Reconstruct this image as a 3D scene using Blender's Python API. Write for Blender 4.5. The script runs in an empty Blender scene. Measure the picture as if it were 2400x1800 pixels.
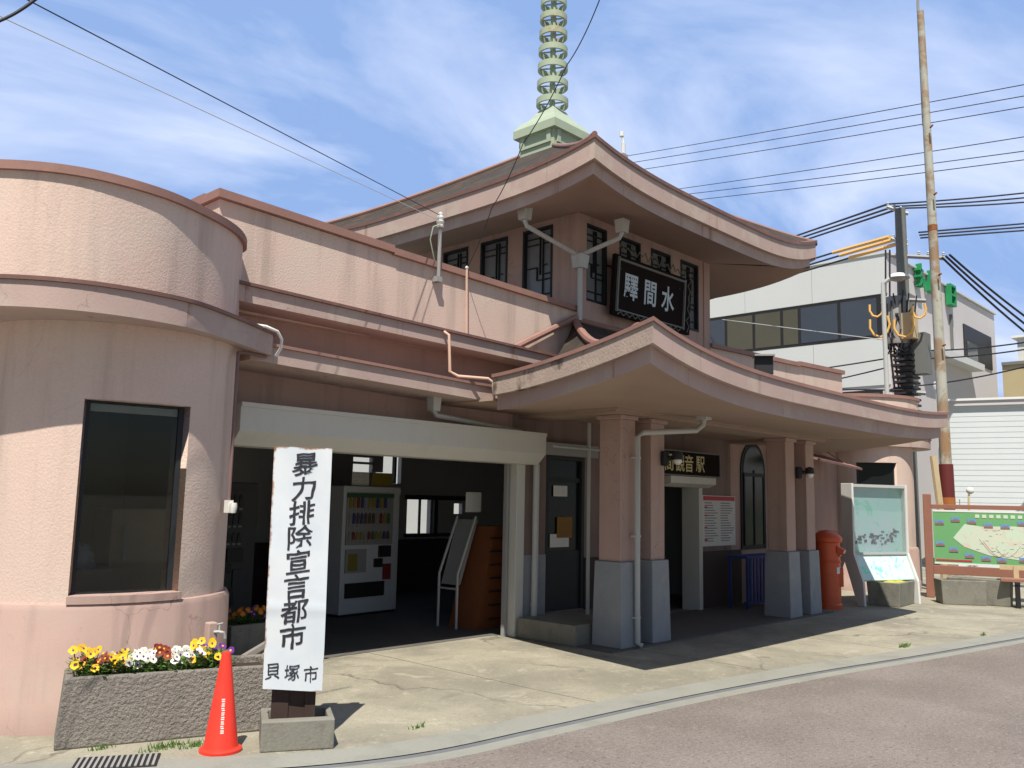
import bpy, bmesh, math, random
from mathutils import Vector, Matrix, noise
random.seed(7)
S = bpy.context.scene
COL = S.collection
R = math.radians
# ------------------------------------------------------------------ camera, sky, sun, exposure
CAM_H = 1.65
AZ, PITCH, ROLL = R(43.5), R(7.55), R(-1.205)
F = Vector((math.cos(AZ)*math.cos(PITCH), math.sin(AZ)*math.cos(PITCH), math.sin(PITCH)))
r0 = Vector((math.sin(AZ), -math.cos(AZ), 0)); u0 = r0.cross(F)
CR = math.cos(ROLL)*r0 - math.sin(ROLL)*u0
CU = math.sin(ROLL)*r0 + math.cos(ROLL)*u0
cam = bpy.data.cameras.new('camera'); camo = bpy.data.objects.new('camera', cam); COL.objects.link(camo)
cam.sensor_width = 36; cam.lens = 36*2050/2400; cam.clip_end = 3000; cam.clip_start = .05
M = Matrix(((CR.x, CU.x, -F.x, 0), (CR.y, CU.y, -F.y, 0), (CR.z, CU.z, -F.z, CAM_H), (0, 0, 0, 1)))
camo.matrix_world = M
S.camera = camo

def at(x, y, r):
    """point at ground range r seen in direction (x, y) of the 2212-wide survey photo (used for far wires and poles)"""
    x *= 2400/2212; y *= 2400/2212
    d = F*2050 + CR*(x-1200) - CU*(y-900)
    return Vector((0, 0, CAM_H)) + d*(r/math.hypot(d.x, d.y))

SUN_EL = R(60.0); SUN_DIR = Vector((-.80*math.cos(SUN_EL), -.60*math.cos(SUN_EL), math.sin(SUN_EL)))
sl = bpy.data.lights.new('sun', 'SUN'); sl.energy = 5.0; sl.angle = R(.5); sl.color = (1, .92, .80)
so = bpy.data.objects.new('sun', sl); COL.objects.link(so)
so.rotation_euler = (-SUN_DIR).to_track_quat('-Z', 'Y').to_euler(); so.location = (0, 0, 30)

W = bpy.data.worlds.new('World'); S.world = W; W.use_nodes = True
nt = W.node_tree; nt.nodes.clear()
def nd(t, ty, **kw):
    n = t.nodes.new(ty)
    for k, v in kw.items(): setattr(n, k, v)
    return n
out = nd(nt, 'ShaderNodeOutputWorld'); bg = nd(nt, 'ShaderNodeBackground'); bg.inputs[1].default_value = .060
sky = nd(nt, 'ShaderNodeTexSky', sky_type='NISHITA'); sky.sun_disc = False; sky.sun_elevation = SUN_EL
sky.sun_rotation = math.atan2(SUN_DIR.x, SUN_DIR.y); sky.air_density = 1.0; sky.dust_density = .8; sky.ozone_density = 1.6
tc = nd(nt, 'ShaderNodeTexCoord'); mp = nd(nt, 'ShaderNodeMapping')
sx = nd(nt, 'ShaderNodeSeparateXYZ'); nt.links.new(tc.outputs['Generated'], sx.inputs[0])
zc = nd(nt, 'ShaderNodeMath', operation='ADD'); nt.links.new(sx.outputs[2], zc.inputs[0]); zc.inputs[1].default_value = .22
dv = nd(nt, 'ShaderNodeVectorMath', operation='DIVIDE'); cb = nd(nt, 'ShaderNodeCombineXYZ')
for i in range(3): nt.links.new(zc.outputs[0], cb.inputs[i])
nt.links.new(tc.outputs['Generated'], dv.inputs[0]); nt.links.new(cb.outputs[0], dv.inputs[1])
mp.inputs['Rotation'].default_value = (0, 0, R(20)); mp.inputs['Scale'].default_value = (.85, 1.15, 0); mp.inputs['Location'].default_value = (.35, .1, 0)
nt.links.new(dv.outputs[0], mp.inputs[0])
n1 = nd(nt, 'ShaderNodeTexNoise'); n1.inputs['Scale'].default_value = 1.5; n1.inputs['Detail'].default_value = 7; n1.inputs['Roughness'].default_value = .55; n1.inputs['Distortion'].default_value = .6
nt.links.new(mp.outputs[0], n1.inputs[0])
cr = nd(nt, 'ShaderNodeValToRGB'); cr.color_ramp.elements[0].position = .43; cr.color_ramp.elements[0].color = (.03, .03, .03, 1); cr.color_ramp.elements[1].position = .66; cr.color_ramp.elements[1].color = (.85, .85, .85, 1)
nt.links.new(n1.outputs[0], cr.inputs[0])
mx = nd(nt, 'ShaderNodeMix', data_type='RGBA'); dp = nd(nt, 'ShaderNodeVectorMath', operation='DOT_PRODUCT'); nt.links.new(tc.outputs['Generated'], dp.inputs[0]); dp.inputs[1].default_value = (.72, .62, .30)
mr = nd(nt, 'ShaderNodeMapRange', interpolation_type='SMOOTHSTEP'); nt.links.new(dp.outputs['Value'], mr.inputs[0]); mr.inputs[1].default_value = .0; mr.inputs[2].default_value = .62
mm_ = nd(nt, 'ShaderNodeMath', operation='MULTIPLY'); nt.links.new(cr.outputs[0], mm_.inputs[0]); nt.links.new(mr.outputs[0], mm_.inputs[1])
nt.links.new(mm_.outputs[0], mx.inputs[0])
sc_ = nd(nt, 'ShaderNodeVectorMath', operation='MULTIPLY'); nt.links.new(sky.outputs[0], sc_.inputs[0]); sc_.inputs[1].default_value = (1.0, 1.0, 1.0)
hz = nd(nt, 'ShaderNodeMix', data_type='RGBA'); hm = nd(nt, 'ShaderNodeMath', operation='MULTIPLY'); nt.links.new(mr.outputs[0], hm.inputs[0]); hm.inputs[1].default_value = .85; nt.links.new(hm.outputs[0], hz.inputs[0]); nt.links.new(sc_.outputs[0], hz.inputs[6]); hz.inputs[7].default_value = (4.3, 6.8, 12.4, 1)
nt.links.new(hz.outputs[2], mx.inputs[6]); mx.inputs[7].default_value = (11.2, 12.4, 15.6, 1)
nt.links.new(mx.outputs[2], bg.inputs[0]); nt.links.new(bg.outputs[0], out.inputs[0])
vs = S.view_settings; vs.view_transform = 'Standard'; vs.look = 'None'; vs.exposure = 0.33; vs.gamma = 1; vs.use_curve_mapping = False
S.cycles.use_denoising = True
S.cycles.max_bounces = 6

# ------------------------------------------------------------------ materials
MATS = {}
def newmat(name):
    m = bpy.data.materials.new(name); m.use_nodes = True; t = m.node_tree; t.nodes.clear()
    o = nd(t, 'ShaderNodeOutputMaterial'); b = nd(t, 'ShaderNodeBsdfPrincipled'); t.links.new(b.outputs[0], o.inputs[0])
    MATS[name] = m
    return m, t, b, o
def mth(t, op, a, b=None, c=None, clamp=False):
    n = nd(t, 'ShaderNodeMath', operation=op); n.use_clamp = clamp
    for i, v in enumerate((a, b, c)):
        if v is None: continue
        if isinstance(v, (int, float)): n.inputs[i].default_value = v
        else: t.links.new(v, n.inputs[i])
    return n.outputs[0]
def noi(t, vec, scale, det=4, rough=.55, dist=0):
    n = nd(t, 'ShaderNodeTexNoise'); n.inputs['Scale'].default_value = scale; n.inputs['Detail'].default_value = det
    n.inputs['Roughness'].default_value = rough; n.inputs['Distortion'].default_value = dist; t.links.new(vec, n.inputs[0]); return n.outputs[0]
def mixc(t, f, a, b):
    n = nd(t, 'ShaderNodeMix', data_type='RGBA')
    for i, v in ((0, f), (6, a), (7, b)):
        if isinstance(v, (int, float)): n.inputs[i].default_value = v
        elif isinstance(v, tuple): n.inputs[i].default_value = (*v[:3], 1)
        else: t.links.new(v, n.inputs[i])
    return n.outputs[2]
def ss(t, v, lo, hi):
    n = nd(t, 'ShaderNodeMapRange', interpolation_type='SMOOTHSTEP'); t.links.new(v, n.inputs[0])
    n.inputs[1].default_value = lo; n.inputs[2].default_value = hi; return n.outputs[0]
def mk(name, col, rough=.85, var=.12, vs=2.2, fine=.08, fs=70, bump=0, bs=80, bd=.01, streak=0, scol=(.08, .06, .05), ssc=7, szs=.6, slo=.52, shi=.75, patch=0, pcol=(.5, .5, .45), ps=1.2, plo=.5, phi=.65, metal=0, spec=.3, crack=0, cs=1.1, blot=0, seam=0, sg=.95):
    m, t, b, o = newmat(name)
    g = nd(t, 'ShaderNodeNewGeometry'); P = g.outputs['Position']
    f1 = mth(t, 'MULTIPLY_ADD', noi(t, P, vs, 5), 2*var, 1-var)
    f2 = mth(t, 'MULTIPLY_ADD', noi(t, P, fs, 3), 2*fine, 1-fine)
    v = nd(t, 'ShaderNodeVectorMath', operation='SCALE'); v.inputs[0].default_value = col; t.links.new(mth(t, 'MULTIPLY', f1, f2), v.inputs['Scale'])
    c = v.outputs[0]
    if patch:
        c = mixc(t, mth(t, 'MULTIPLY', ss(t, noi(t, P, ps, 8, .65, .4), plo, phi), patch), c, pcol)
    if streak:
        mpn = nd(t, 'ShaderNodeMapping'); mpn.inputs['Scale'].default_value = (ssc, ssc, szs); t.links.new(P, mpn.inputs[0])
        c = mixc(t, mth(t, 'MULTIPLY', ss(t, noi(t, mpn.outputs[0], 1, 6, .6), slo, shi), streak), c, scol)
    if blot:
        c = mixc(t, mth(t, 'MULTIPLY', ss(t, noi(t, P, 11, 6, .7, .6), .60, .74), blot), c, tuple(x*.55 for x in col))
    if seam:
        sp_ = nd(t, 'ShaderNodeSeparateXYZ'); t.links.new(P, sp_.inputs[0])
        q_ = mth(t, 'FRACT', mth(t, 'DIVIDE', mth(t, 'ADD', sp_.outputs[0], sp_.outputs[1]), sg))
        l_ = mth(t, 'LESS_THAN', q_, .013/sg)
        r_ = mth(t, 'MULTIPLY', mth(t, 'SUBTRACT', 1, ss(t, q_, 0, .07/sg)), ss(t, noi(t, P, 2.3, 3), .52, .62))
        c = mixc(t, mth(t, 'MULTIPLY', r_, .7), c, (.27, .13, .055)); c = mixc(t, mth(t, 'MULTIPLY', l_, seam), c, tuple(x*.4 for x in col))
    if crack:
        wn = nd(t, 'ShaderNodeTexNoise'); wn.inputs['Scale'].default_value = 3; wn.inputs['Detail'].default_value = 6; t.links.new(P, wn.inputs[0])
        wa = nd(t, 'ShaderNodeVectorMath', operation='MULTIPLY_ADD'); t.links.new(wn.outputs['Color'], wa.inputs[0]); wa.inputs[1].default_value = (.5, .5, .5); t.links.new(P, wa.inputs[2])
        vo = nd(t, 'ShaderNodeTexVoronoi', feature='DISTANCE_TO_EDGE'); vo.inputs['Scale'].default_value = cs; t.links.new(wa.outputs[0], vo.inputs[0])
        k_ = mth(t, 'SUBTRACT', 1, ss(t, vo.outputs['Distance'], 0, .006))
        c = mixc(t, mth(t, 'MULTIPLY', mth(t, 'MULTIPLY', k_, ss(t, noi(t, P, .8, 2), .46, .6)), crack), c, tuple(x*.35 for x in col))
    t.links.new(c, b.inputs['Base Color'])
    b.inputs['Roughness'].default_value = rough; b.inputs['Metallic'].default_value = metal; b.inputs['Specular IOR Level'].default_value = spec
    if bump:
        bn = nd(t, 'ShaderNodeBump'); bn.inputs['Strength'].default_value = bump; bn.inputs['Distance'].default_value = bd
        t.links.new(noi(t, P, bs, 6, .6), bn.inputs['Height']); t.links.new(bn.outputs[0], b.inputs['Normal'])
    return m
def mkglass(name, tint=(.5, .55, .55), refl=.12, rough=.02):
    m, t, b, o = newmat(name); t.nodes.remove(b)
    tr = nd(t, 'ShaderNodeBsdfTransparent'); tr.inputs[0].default_value = (*tint, 1)
    gl = nd(t, 'ShaderNodeBsdfGlossy'); gl.inputs['Roughness'].default_value = rough; gl.inputs[0].default_value = (.9, .9, .9, 1)
    fr = nd(t, 'ShaderNodeLayerWeight'); fr.inputs[0].default_value = .25
    f = mth(t, 'MULTIPLY_ADD', fr.outputs[0], .35, refl*.3)
    ms = nd(t, 'ShaderNodeMixShader'); t.links.new(f, ms.inputs[0]); t.links.new(tr.outputs[0], ms.inputs[1]); t.links.new(gl.outputs[0], ms.inputs[2]); t.links.new(ms.outputs[0], o.inputs[0])
    return m
PINK = (.64, .50, .435)
m_pink = mk('pink_stucco', PINK, .94, .12, 1.1, .13, 90, .36, 55, .012, streak=.45, scol=(.29, .235, .205), ssc=4.5, szs=.35, slo=.47, shi=.75, patch=.6, pcol=(.63, .545, .475), ps=.75, plo=.45, phi=.65, crack=.3, blot=.3)
m_pinks = mk('pink_smooth', (.445, .315, .28), .85, .14, 1.4, .07, 120, .2, 70, .005, streak=.45, scol=(.24, .185, .165), ssc=5.5, szs=.4, slo=.48, shi=.72, patch=.4, pcol=(.43, .36, .31), ps=1.1, crack=.5, blot=.3)
m_fascia = mk('fascia_paint', (.44, .335, .305), .85, .14, 1.7, .08, 90, .25, 60, .006, streak=.75, scol=(.26, .145, .07), ssc=3.2, szs=.12, slo=.615, shi=.72, patch=.55, pcol=(.49, .425, .36), ps=1.9, plo=.5, phi=.62, crack=.4, cs=1.6, blot=.35, seam=.28, sg=1.83)
m_oldfascia = mk('weathered_fascia', (.42, .335, .29), .92, .18, 3, .12, 60, .5, 40, .012, streak=.9, scol=(.11, .085, .07), ssc=3, szs=3, slo=.53, shi=.66, patch=.6, pcol=(.47, .40, .33), ps=2.5, crack=.8, cs=2.5, blot=.6)
m_porchwall = mk('shaded_porch_wall', (.235, .172, .155), .88, .2, 1.4, .08, 60, .15, 60, .004, streak=.5, scol=(.11, .08, .07), ssc=4, szs=.4, slo=.48, shi=.7, crack=.5)  # pink wall darkened to carry the porch shade in its colour, plus dirt streaks
m_soffit = mk('soffit_paint', (.36, .265, .215), .85, .12, 1.2, .05, 50, .1, 50, .004, patch=.3, pcol=(.4, .3, .22), ps=1.0)
m_cap = mk('copper_red_flashing', (.29, .165, .14), .7, .25, 3, .12, 40, .1, 30, .005, patch=.6, pcol=(.32, .18, .145), ps=4, spec=.4)
m_capd = mk('dark_red_flashing', (.17, .095, .082), .55, .25, 4, .1, 40, patch=.4, pcol=(.32, .15, .11), ps=5)
m_tile = mk('roof_slate', (.05, .042, .036), .9, .35, 3, .25, 30, .4, 25, .02, patch=.5, pcol=(.09, .07, .05), ps=3, streak=.4, scol=(.10, .055, .04), ssc=6, szs=6, slo=.55, shi=.7, seam=.8, sg=.37)
m_dark = mk('dark_dado', (.055, .04, .037), .7, .2, 4)
m_bluegrey = mk('bluegrey_paint', (.275, .295, .325), .8, .12, 4, .08, 60, .15, 50, .004, streak=.55, scol=(.12, .12, .12), ssc=5, szs=2, slo=.58, shi=.8, patch=.4, pcol=(.36, .38, .36), ps=3)
m_inner = mk('waiting_room_wall', (.42, .42, .43), .9, .1, 2)
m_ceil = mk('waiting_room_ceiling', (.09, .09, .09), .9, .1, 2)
m_green = mk('verdigris_paint', (.37, .45, .345), .7, .10, 5, .08, 50, patch=.12, pcol=(.35, .45, .35), ps=5)
m_greenrust = mk('rusty_verdigris', (.36, .43, .32), .7, .12, 5, .08, 50, patch=.6, pcol=(.40, .22, .11), ps=7, plo=.52, phi=.64)
m_beige = mk('shutter_beige', (.56, .56, .52), .5, .06, 2, .03, 40, streak=.2, scol=(.3, .28, .22), ssc=3, spec=.4)
m_pvc = mk('grey_pvc', (.46, .48, .47), .5, .08, 4, .04, 40, streak=.3, scol=(.25, .24, .2), ssc=14, szs=1)
m_pipebrown = mk('brown_pipe', (.20, .13, .12), .6, .15, 5)
m_pinkpipe = mk('pink_pipe', (.62, .42, .33), .6, .15, 5)
m_lattice = mk('dark_lattice', (.022, .026, .03), .6, .2, 5)
m_winglass = mk('curtained_glass', (.20, .215, .24), .25, .25, 2.5, .1, 20, spec=.5)
m_darkglass = mk('dark_glass', (.010, .013, .014), .22, .2, 3, spec=.18)
m_glass = mkglass('clear_glass', (.74, .77, .78), .05)
m_caseglass = mkglass('case_glass', (.9, .95, .95), .08)
m_board = mk('black_signboard', (.016, .011, .011), .85, .3, 4, .1, 50, spec=.08)
m_sigframe = mk('sign_frame', (.16, .17, .16), .6, .2, 10)
m_silver = mk('silver_letters', (.52, .60, .66), .5, .1, 8)
m_gold = mk('gold_letters', (.55, .50, .26), .5, .15, 10)
m_ink = mk('black_ink', (.03, .033, .042), .7, .4, 14, .2, 90)
m_black = mk('black_metal', (.018, .018, .02), .5, .2, 5, spec=.4)
m_lampw = mk('white_glass_lamp', (.75, .75, .72), .3, .04, 5, spec=.5)
m_floor = mk('shaded_floor_concrete', (.125, .122, .115), .8, .25, 1.5, .12, 50, .2, 40, .006, patch=.5, pcol=(.13, .125, .115), ps=2)  # concrete coloured darker to stand in for shade in hall and porch
m_conc = mk('old_concrete', (.225, .22, .19), .95, .2, 3, .16, 55, .5, 40, .01, patch=.4, pcol=(.13, .13, .11), ps=4, streak=.5, scol=(.12, .12, .1), ssc=8, szs=2)
m_granite = mk('washed_pebble_concrete', (.27, .25, .225), .95, .12, 2, .45, 85, 1.0, 42, .035, patch=.25, pcol=(.16, .15, .13), ps=6)
m_soil = mk('soil', (.05, .035, .025), 1, .3, 30, .2, 90, .6, 60, .02)
m_leaf = mk('pansy_leaf', (.09, .17, .035), .6, .35, 25, .2, 90)
m_yel = mk('yellow_petal', (.85, .52, .02), .6, .1, 20)
m_wht = mk('white_petal', (.80, .80, .70), .6, .06, 20)
m_redp = mk('maroon_petal', (.22, .03, .02), .6, .2, 20)
m_pur = mk('purple_petal', (.13, .03, .24), .6, .2, 20)
m_ora = mk('orange_petal', (.62, .20, .03), .6, .2, 20)
m_cone = mk('red_cone_plastic', (.78, .045, .025), .38, .05, 5, .03, 60, spec=.45, patch=.25, pcol=(.62, .06, .04), ps=6)
m_white = mk('white_paint', (.74, .76, .76), .45, .05, 3, .03, 50, spec=.4)
m_whited = mk('dusty_white_paint', (.66, .67, .66), .6, .08, 3, .05, 50, streak=.25, scol=(.4, .4, .38), ssc=6)
m_rust = mk('rust', (.26, .10, .035), .85, .3, 6, .2, 60, patch=.5, pcol=(.12, .05, .03), ps=8)
m_wood = mk('dark_timber', (.055, .035, .03), .75, .25, 8, .1, 60)
m_orangewood = mk('varnished_board', (.22, .075, .03), .55, .2, 5, .1, 60)
m_plank = mk('pale_plank', (.52, .42, .26), .8, .15, 6)
m_greyplank = mk('weathered_plank', (.26, .24, .22), .85, .2, 8)
m_redbox = mk('postbox_red', (.62, .10, .035), .4, .12, 4, .05, 40, spec=.45, patch=.2, pcol=(.36, .05, .03), ps=5)
m_brownpost = mk('brown_post_paint', (.29, .135, .095), .65, .12, 6, .08, 60)
m_blue = mk('blue_plastic', (.03, .06, .22), .5, .2, 4)
m_grey = mk('grey_paint', (.30, .30, .30), .6, .1, 4)
m_bwhite = mk('pale_cladding', (.56, .59, .60), .7, .05, .5, .03, 20, streak=.12, scol=(.5, .52, .5), ssc=1.2, szs=.2)
m_bgrey = mk('grey_cladding', (.56, .545, .56), .7, .06, .5, .03, 20, streak=.15, scol=(.42, .41, .41), ssc=1.2, szs=.2)
m_bwin = mk('office_glass', (.055, .065, .085), .1, .2, .6, spec=.5)
m_bwin2 = mk('office_glass_blind', (.085, .08, .06), .3, .15, .6, spec=.4)
m_shed = mk('white_lap_siding', (.60, .655, .68), .6, .05, 1, .03, 20, streak=.12, scol=(.5, .52, .52), ssc=3)
m_yellowb = mk('ochre_wall', (.43, .37, .225), .8, .08, 1)
m_pole = mk('weathered_steel', (.40, .41, .36), .75, .15, 3, .12, 40, patch=.8, pcol=(.27, .17, .09), ps=2.6, plo=.45, phi=.6, streak=.7, scol=(.30, .15, .06), ssc=5, szs=.8, slo=.5, shi=.7)
m_cpole = mk('utility_pole_concrete', (.16, .17, .165), .8, .15, 3)
m_wire = mk('cable_rubber', (.03, .032, .04), .6, .1, 5)
m_yguard = mk('yellow_wire_cover', (.78, .46, .12), .5, .1, 5)
m_gsign = mk('green_letters', (.02, .26, .09), .5, .1, 3)
m_can = [mk('drink_%s' % n, c, .4, .15, 30) for n, c in (('red', (.22, .03, .03)), ('green', (.05, .12, .06)), ('blue', (.04, .06, .17)), ('yellow', (.24, .19, .04)), ('white', (.25, .25, .25)), ('brown', (.10, .06, .04)))]
m_paper = mk('paper', (.66, .66, .63), .8, .04, 8)
m_kraft = mk('kraft_paper', (.24, .13, .035), .8, .1, 8)
m_pred = mk('poster_red', (.5, .05, .07), .6, .05, 8)
m_ptext = mk('poster_print', (.22, .20, .26), .7, .25, 30)
m_bagm = mk('clear_bag', (.35, .40, .45), .25, .3, 20, spec=.5)

# special: pavement, road, tin sign sheet, map panels
def pavement_mat():
    m, t, b, o = newmat('pavement_concrete'); g = nd(t, 'ShaderNodeNewGeometry'); P = g.outputs['Position']
    base = mixc(t, ss(t, noi(t, P, .8, 8, .6, .5), .35, .68), (.235, .225, .182), (.36, .34, .268))
    base = mixc(t, mth(t, 'MULTIPLY', ss(t, noi(t, P, 2.6, 9, .68, .8), .54, .70), .6), base, (.46, .435, .355))
    base = mixc(t, mth(t, 'MULTIPLY', ss(t, noi(t, P, 1.9, 10, .74, 1.2), .52, .70), .6), base, (.20, .185, .15))
    base = mixc(t, mth(t, 'MULTIPLY', ss(t, noi(t, P, 55, 4, .6), .5, .75), .55), base, (.15, .14, .115))
    base = mixc(t, mth(t, 'MULTIPLY', ss(t, noi(t, P, 24, 4, .7), .54, .70), .5), base, (.17, .158, .125)); base = mixc(t, mth(t, 'MULTIPLY', ss(t, noi(t, P, 14, 5, .7, .5), .58, .70), .6), base, (.50, .465, .37))
    vo = nd(t, 'ShaderNodeTexVoronoi', feature='DISTANCE_TO_EDGE'); vo.inputs['Scale'].default_value = .42
    wv = nd(t, 'ShaderNodeVectorMath', operation='ADD'); t.links.new(P, wv.inputs[0])
    nn = nd(t, 'ShaderNodeTexNoise'); nn.inputs['Scale'].default_value = 2.5; nn.inputs['Detail'].default_value = 5; t.links.new(P, nn.inputs[0])
    sc = nd(t, 'ShaderNodeVectorMath', operation='SCALE'); sc.inputs['Scale'].default_value = .45; t.links.new(nn.outputs['Color'], sc.inputs[0]); t.links.new(sc.outputs[0], wv.inputs[1])
    t.links.new(wv.outputs[0], vo.inputs[0])
    crack = mth(t, 'SUBTRACT', 1, ss(t, vo.outputs['Distance'], .0, .010))
    crack = mth(t, 'MULTIPLY', crack, mth(t, 'MULTIPLY', ss(t, noi(t, P, .7, 3), .45, .60), .75))
    base = mixc(t, crack, base, (.12, .11, .09))
    sp_ = nd(t, 'ShaderNodeSeparateXYZ'); t.links.new(P, sp_.inputs[0])
    jx = mth(t, 'ADD', sp_.outputs[0], mth(t, 'MULTIPLY', noi(t, P, 1.2, 3), .05)); jq = mth(t, 'FRACT', mth(t, 'DIVIDE', mth(t, 'ADD', jx, 1.35), 2.45))
    base = mixc(t, mth(t, 'MULTIPLY', mth(t, 'LESS_THAN', jq, .008), .75), base, (.10, .095, .08))
    t.links.new(base, b.inputs['Base Color']); b.inputs['Roughness'].default_value = .92; b.inputs['Specular IOR Level'].default_value = .25
    bn = nd(t, 'ShaderNodeBump'); bn.inputs['Strength'].default_value = .35; bn.inputs['Distance'].default_value = .01
    t.links.new(noi(t, P, 60, 6, .65), bn.inputs['Height']); t.links.new(bn.outputs[0], b.inputs['Normal'])
    return m
m_pave = pavement_mat()
def road_mat():
    m, t, b, o = newmat('reddish_asphalt'); g = nd(t, 'ShaderNodeNewGeometry'); P = g.outputs['Position']
    c = mixc(t, ss(t, noi(t, P, .9, 6, .6), .3, .7), (.165, .145, .130), (.235, .206, .186))
    c = mixc(t, mth(t, 'MULTIPLY', ss(t, noi(t, P, 130, 3, .6), .45, .7), .6), c, (.33, .28, .25))
    c = mixc(t, mth(t, 'MULTIPLY', ss(t, noi(t, P, 95, 3, .6), .5, .7), .6), c, (.07, .06, .057))
    c = mixc(t, mth(t, 'MULTIPLY', ss(t, noi(t, P, 38, 3, .7), .52, .66), .65), c, (.33, .295, .265)); c = mixc(t, mth(t, 'MULTIPLY', ss(t, noi(t, P, 29, 3, .7), .54, .68), .7), c, (.085, .073, .066))
    c = mixc(t, mth(t, 'MULTIPLY', ss(t, noi(t, P, 5, 6, .7), .55, .75), .5), c, (.32, .285, .26))
    c = mixc(t, mth(t, 'MULTIPLY', ss(t, noi(t, P, 17, 2, .4), .72, .78), .6), c, (.36, .33, .3))
    t.links.new(c, b.inputs['Base Color']); b.inputs['Roughness'].default_value = .9; b.inputs['Specular IOR Level'].default_value = .3
    bn = nd(t, 'ShaderNodeBump'); bn.inputs['Strength'].default_value = .6; bn.inputs['Distance'].default_value = .012
    t.links.new(noi(t, P, 110, 4, .6), bn.inputs['Height']); t.links.new(bn.outputs[0], b.inputs['Normal'])
    return m
m_road = road_mat()
m_gutter = mk('gutter_concrete', (.27, .275, .245), .9, .12, 2, .12, 60, .3, 50, .008, patch=.4, pcol=(.20, .20, .18), ps=2.5, blot=.4)
m_groove = mk('gutter_groove', (.15, .16, .17), .95, .3, 6)
def tin_mat():
    m, t, b, o = newmat('painted_tin'); tcn = nd(t, 'ShaderNodeTexCoord'); sp = nd(t, 'ShaderNodeSeparateXYZ'); t.links.new(tcn.outputs['Generated'], sp.inputs[0])
    x, z = sp.outputs[0], sp.outputs[2]; P = nd(t, 'ShaderNodeNewGeometry').outputs['Position']
    ex = mth(t, 'MINIMUM', x, mth(t, 'MULTIPLY', mth(t, 'SUBTRACT', 1, x), 4)); ez = mth(t, 'MULTIPLY', mth(t, 'MINIMUM', z, mth(t, 'SUBTRACT', 1, z)), 4.5)
    e = mth(t, 'MINIMUM', ex, ez)
    nz = noi(t, P, 9, 6, .65)
    v = mth(t, 'SUBTRACT', mth(t, 'MULTIPLY', mth(t, 'MULTIPLY', nz, nz), .17), e)
    f = ss(t, v, .0, .045)
    c = mixc(t, ss(t, noi(t, P, 4, 5), .3, .7), (.60, .67, .74), (.68, .73, .77))
    spot = ss(t, noi(t, P, 14, 3, .5), .74, .78)
    c = mixc(t, mth(t, 'MULTIPLY', spot, .5), c, (.35, .25, .18)); c = mixc(t, f, c, (.27, .13, .07))
    t.links.new(c, b.inputs['Base Color']); b.inputs['Roughness'].default_value = .42; b.inputs['Specular IOR Level'].default_value = .4
    return m
m_tin = tin_mat()
def map_mat(name, a, b_, c_, sc):
    m, t, b, o = newmat(name); P = nd(t, 'ShaderNodeNewGeometry').outputs['Position']
    c = mixc(t, ss(t, noi(t, P, sc, 4, .5, .5), .4, .55), a, b_); c = mixc(t, ss(t, noi(t, P, sc*1.7, 5, .6, 1), .55, .62), c, c_)
    t.links.new(c, b.inputs['Base Color']); b.inputs['Roughness'].default_value = .4; return m
m_townmap = map_mat('town_map_print', (.56, .74, .74), (.64, .72, .78), (.40, .69, .59), 1.7)
m_lowmap = map_mat('index_print', (.55, .82, .76), (.62, .74, .82), (.25, .78, .66), 5)
m_greenmap = mk('green_map_print', (.16, .40, .17), .45, .08, 2)
m_maparea = map_mat('map_area_print', (.62, .68, .55), (.58, .70, .56), (.64, .60, .50), 3)
def lap_soil(): pass

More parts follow.
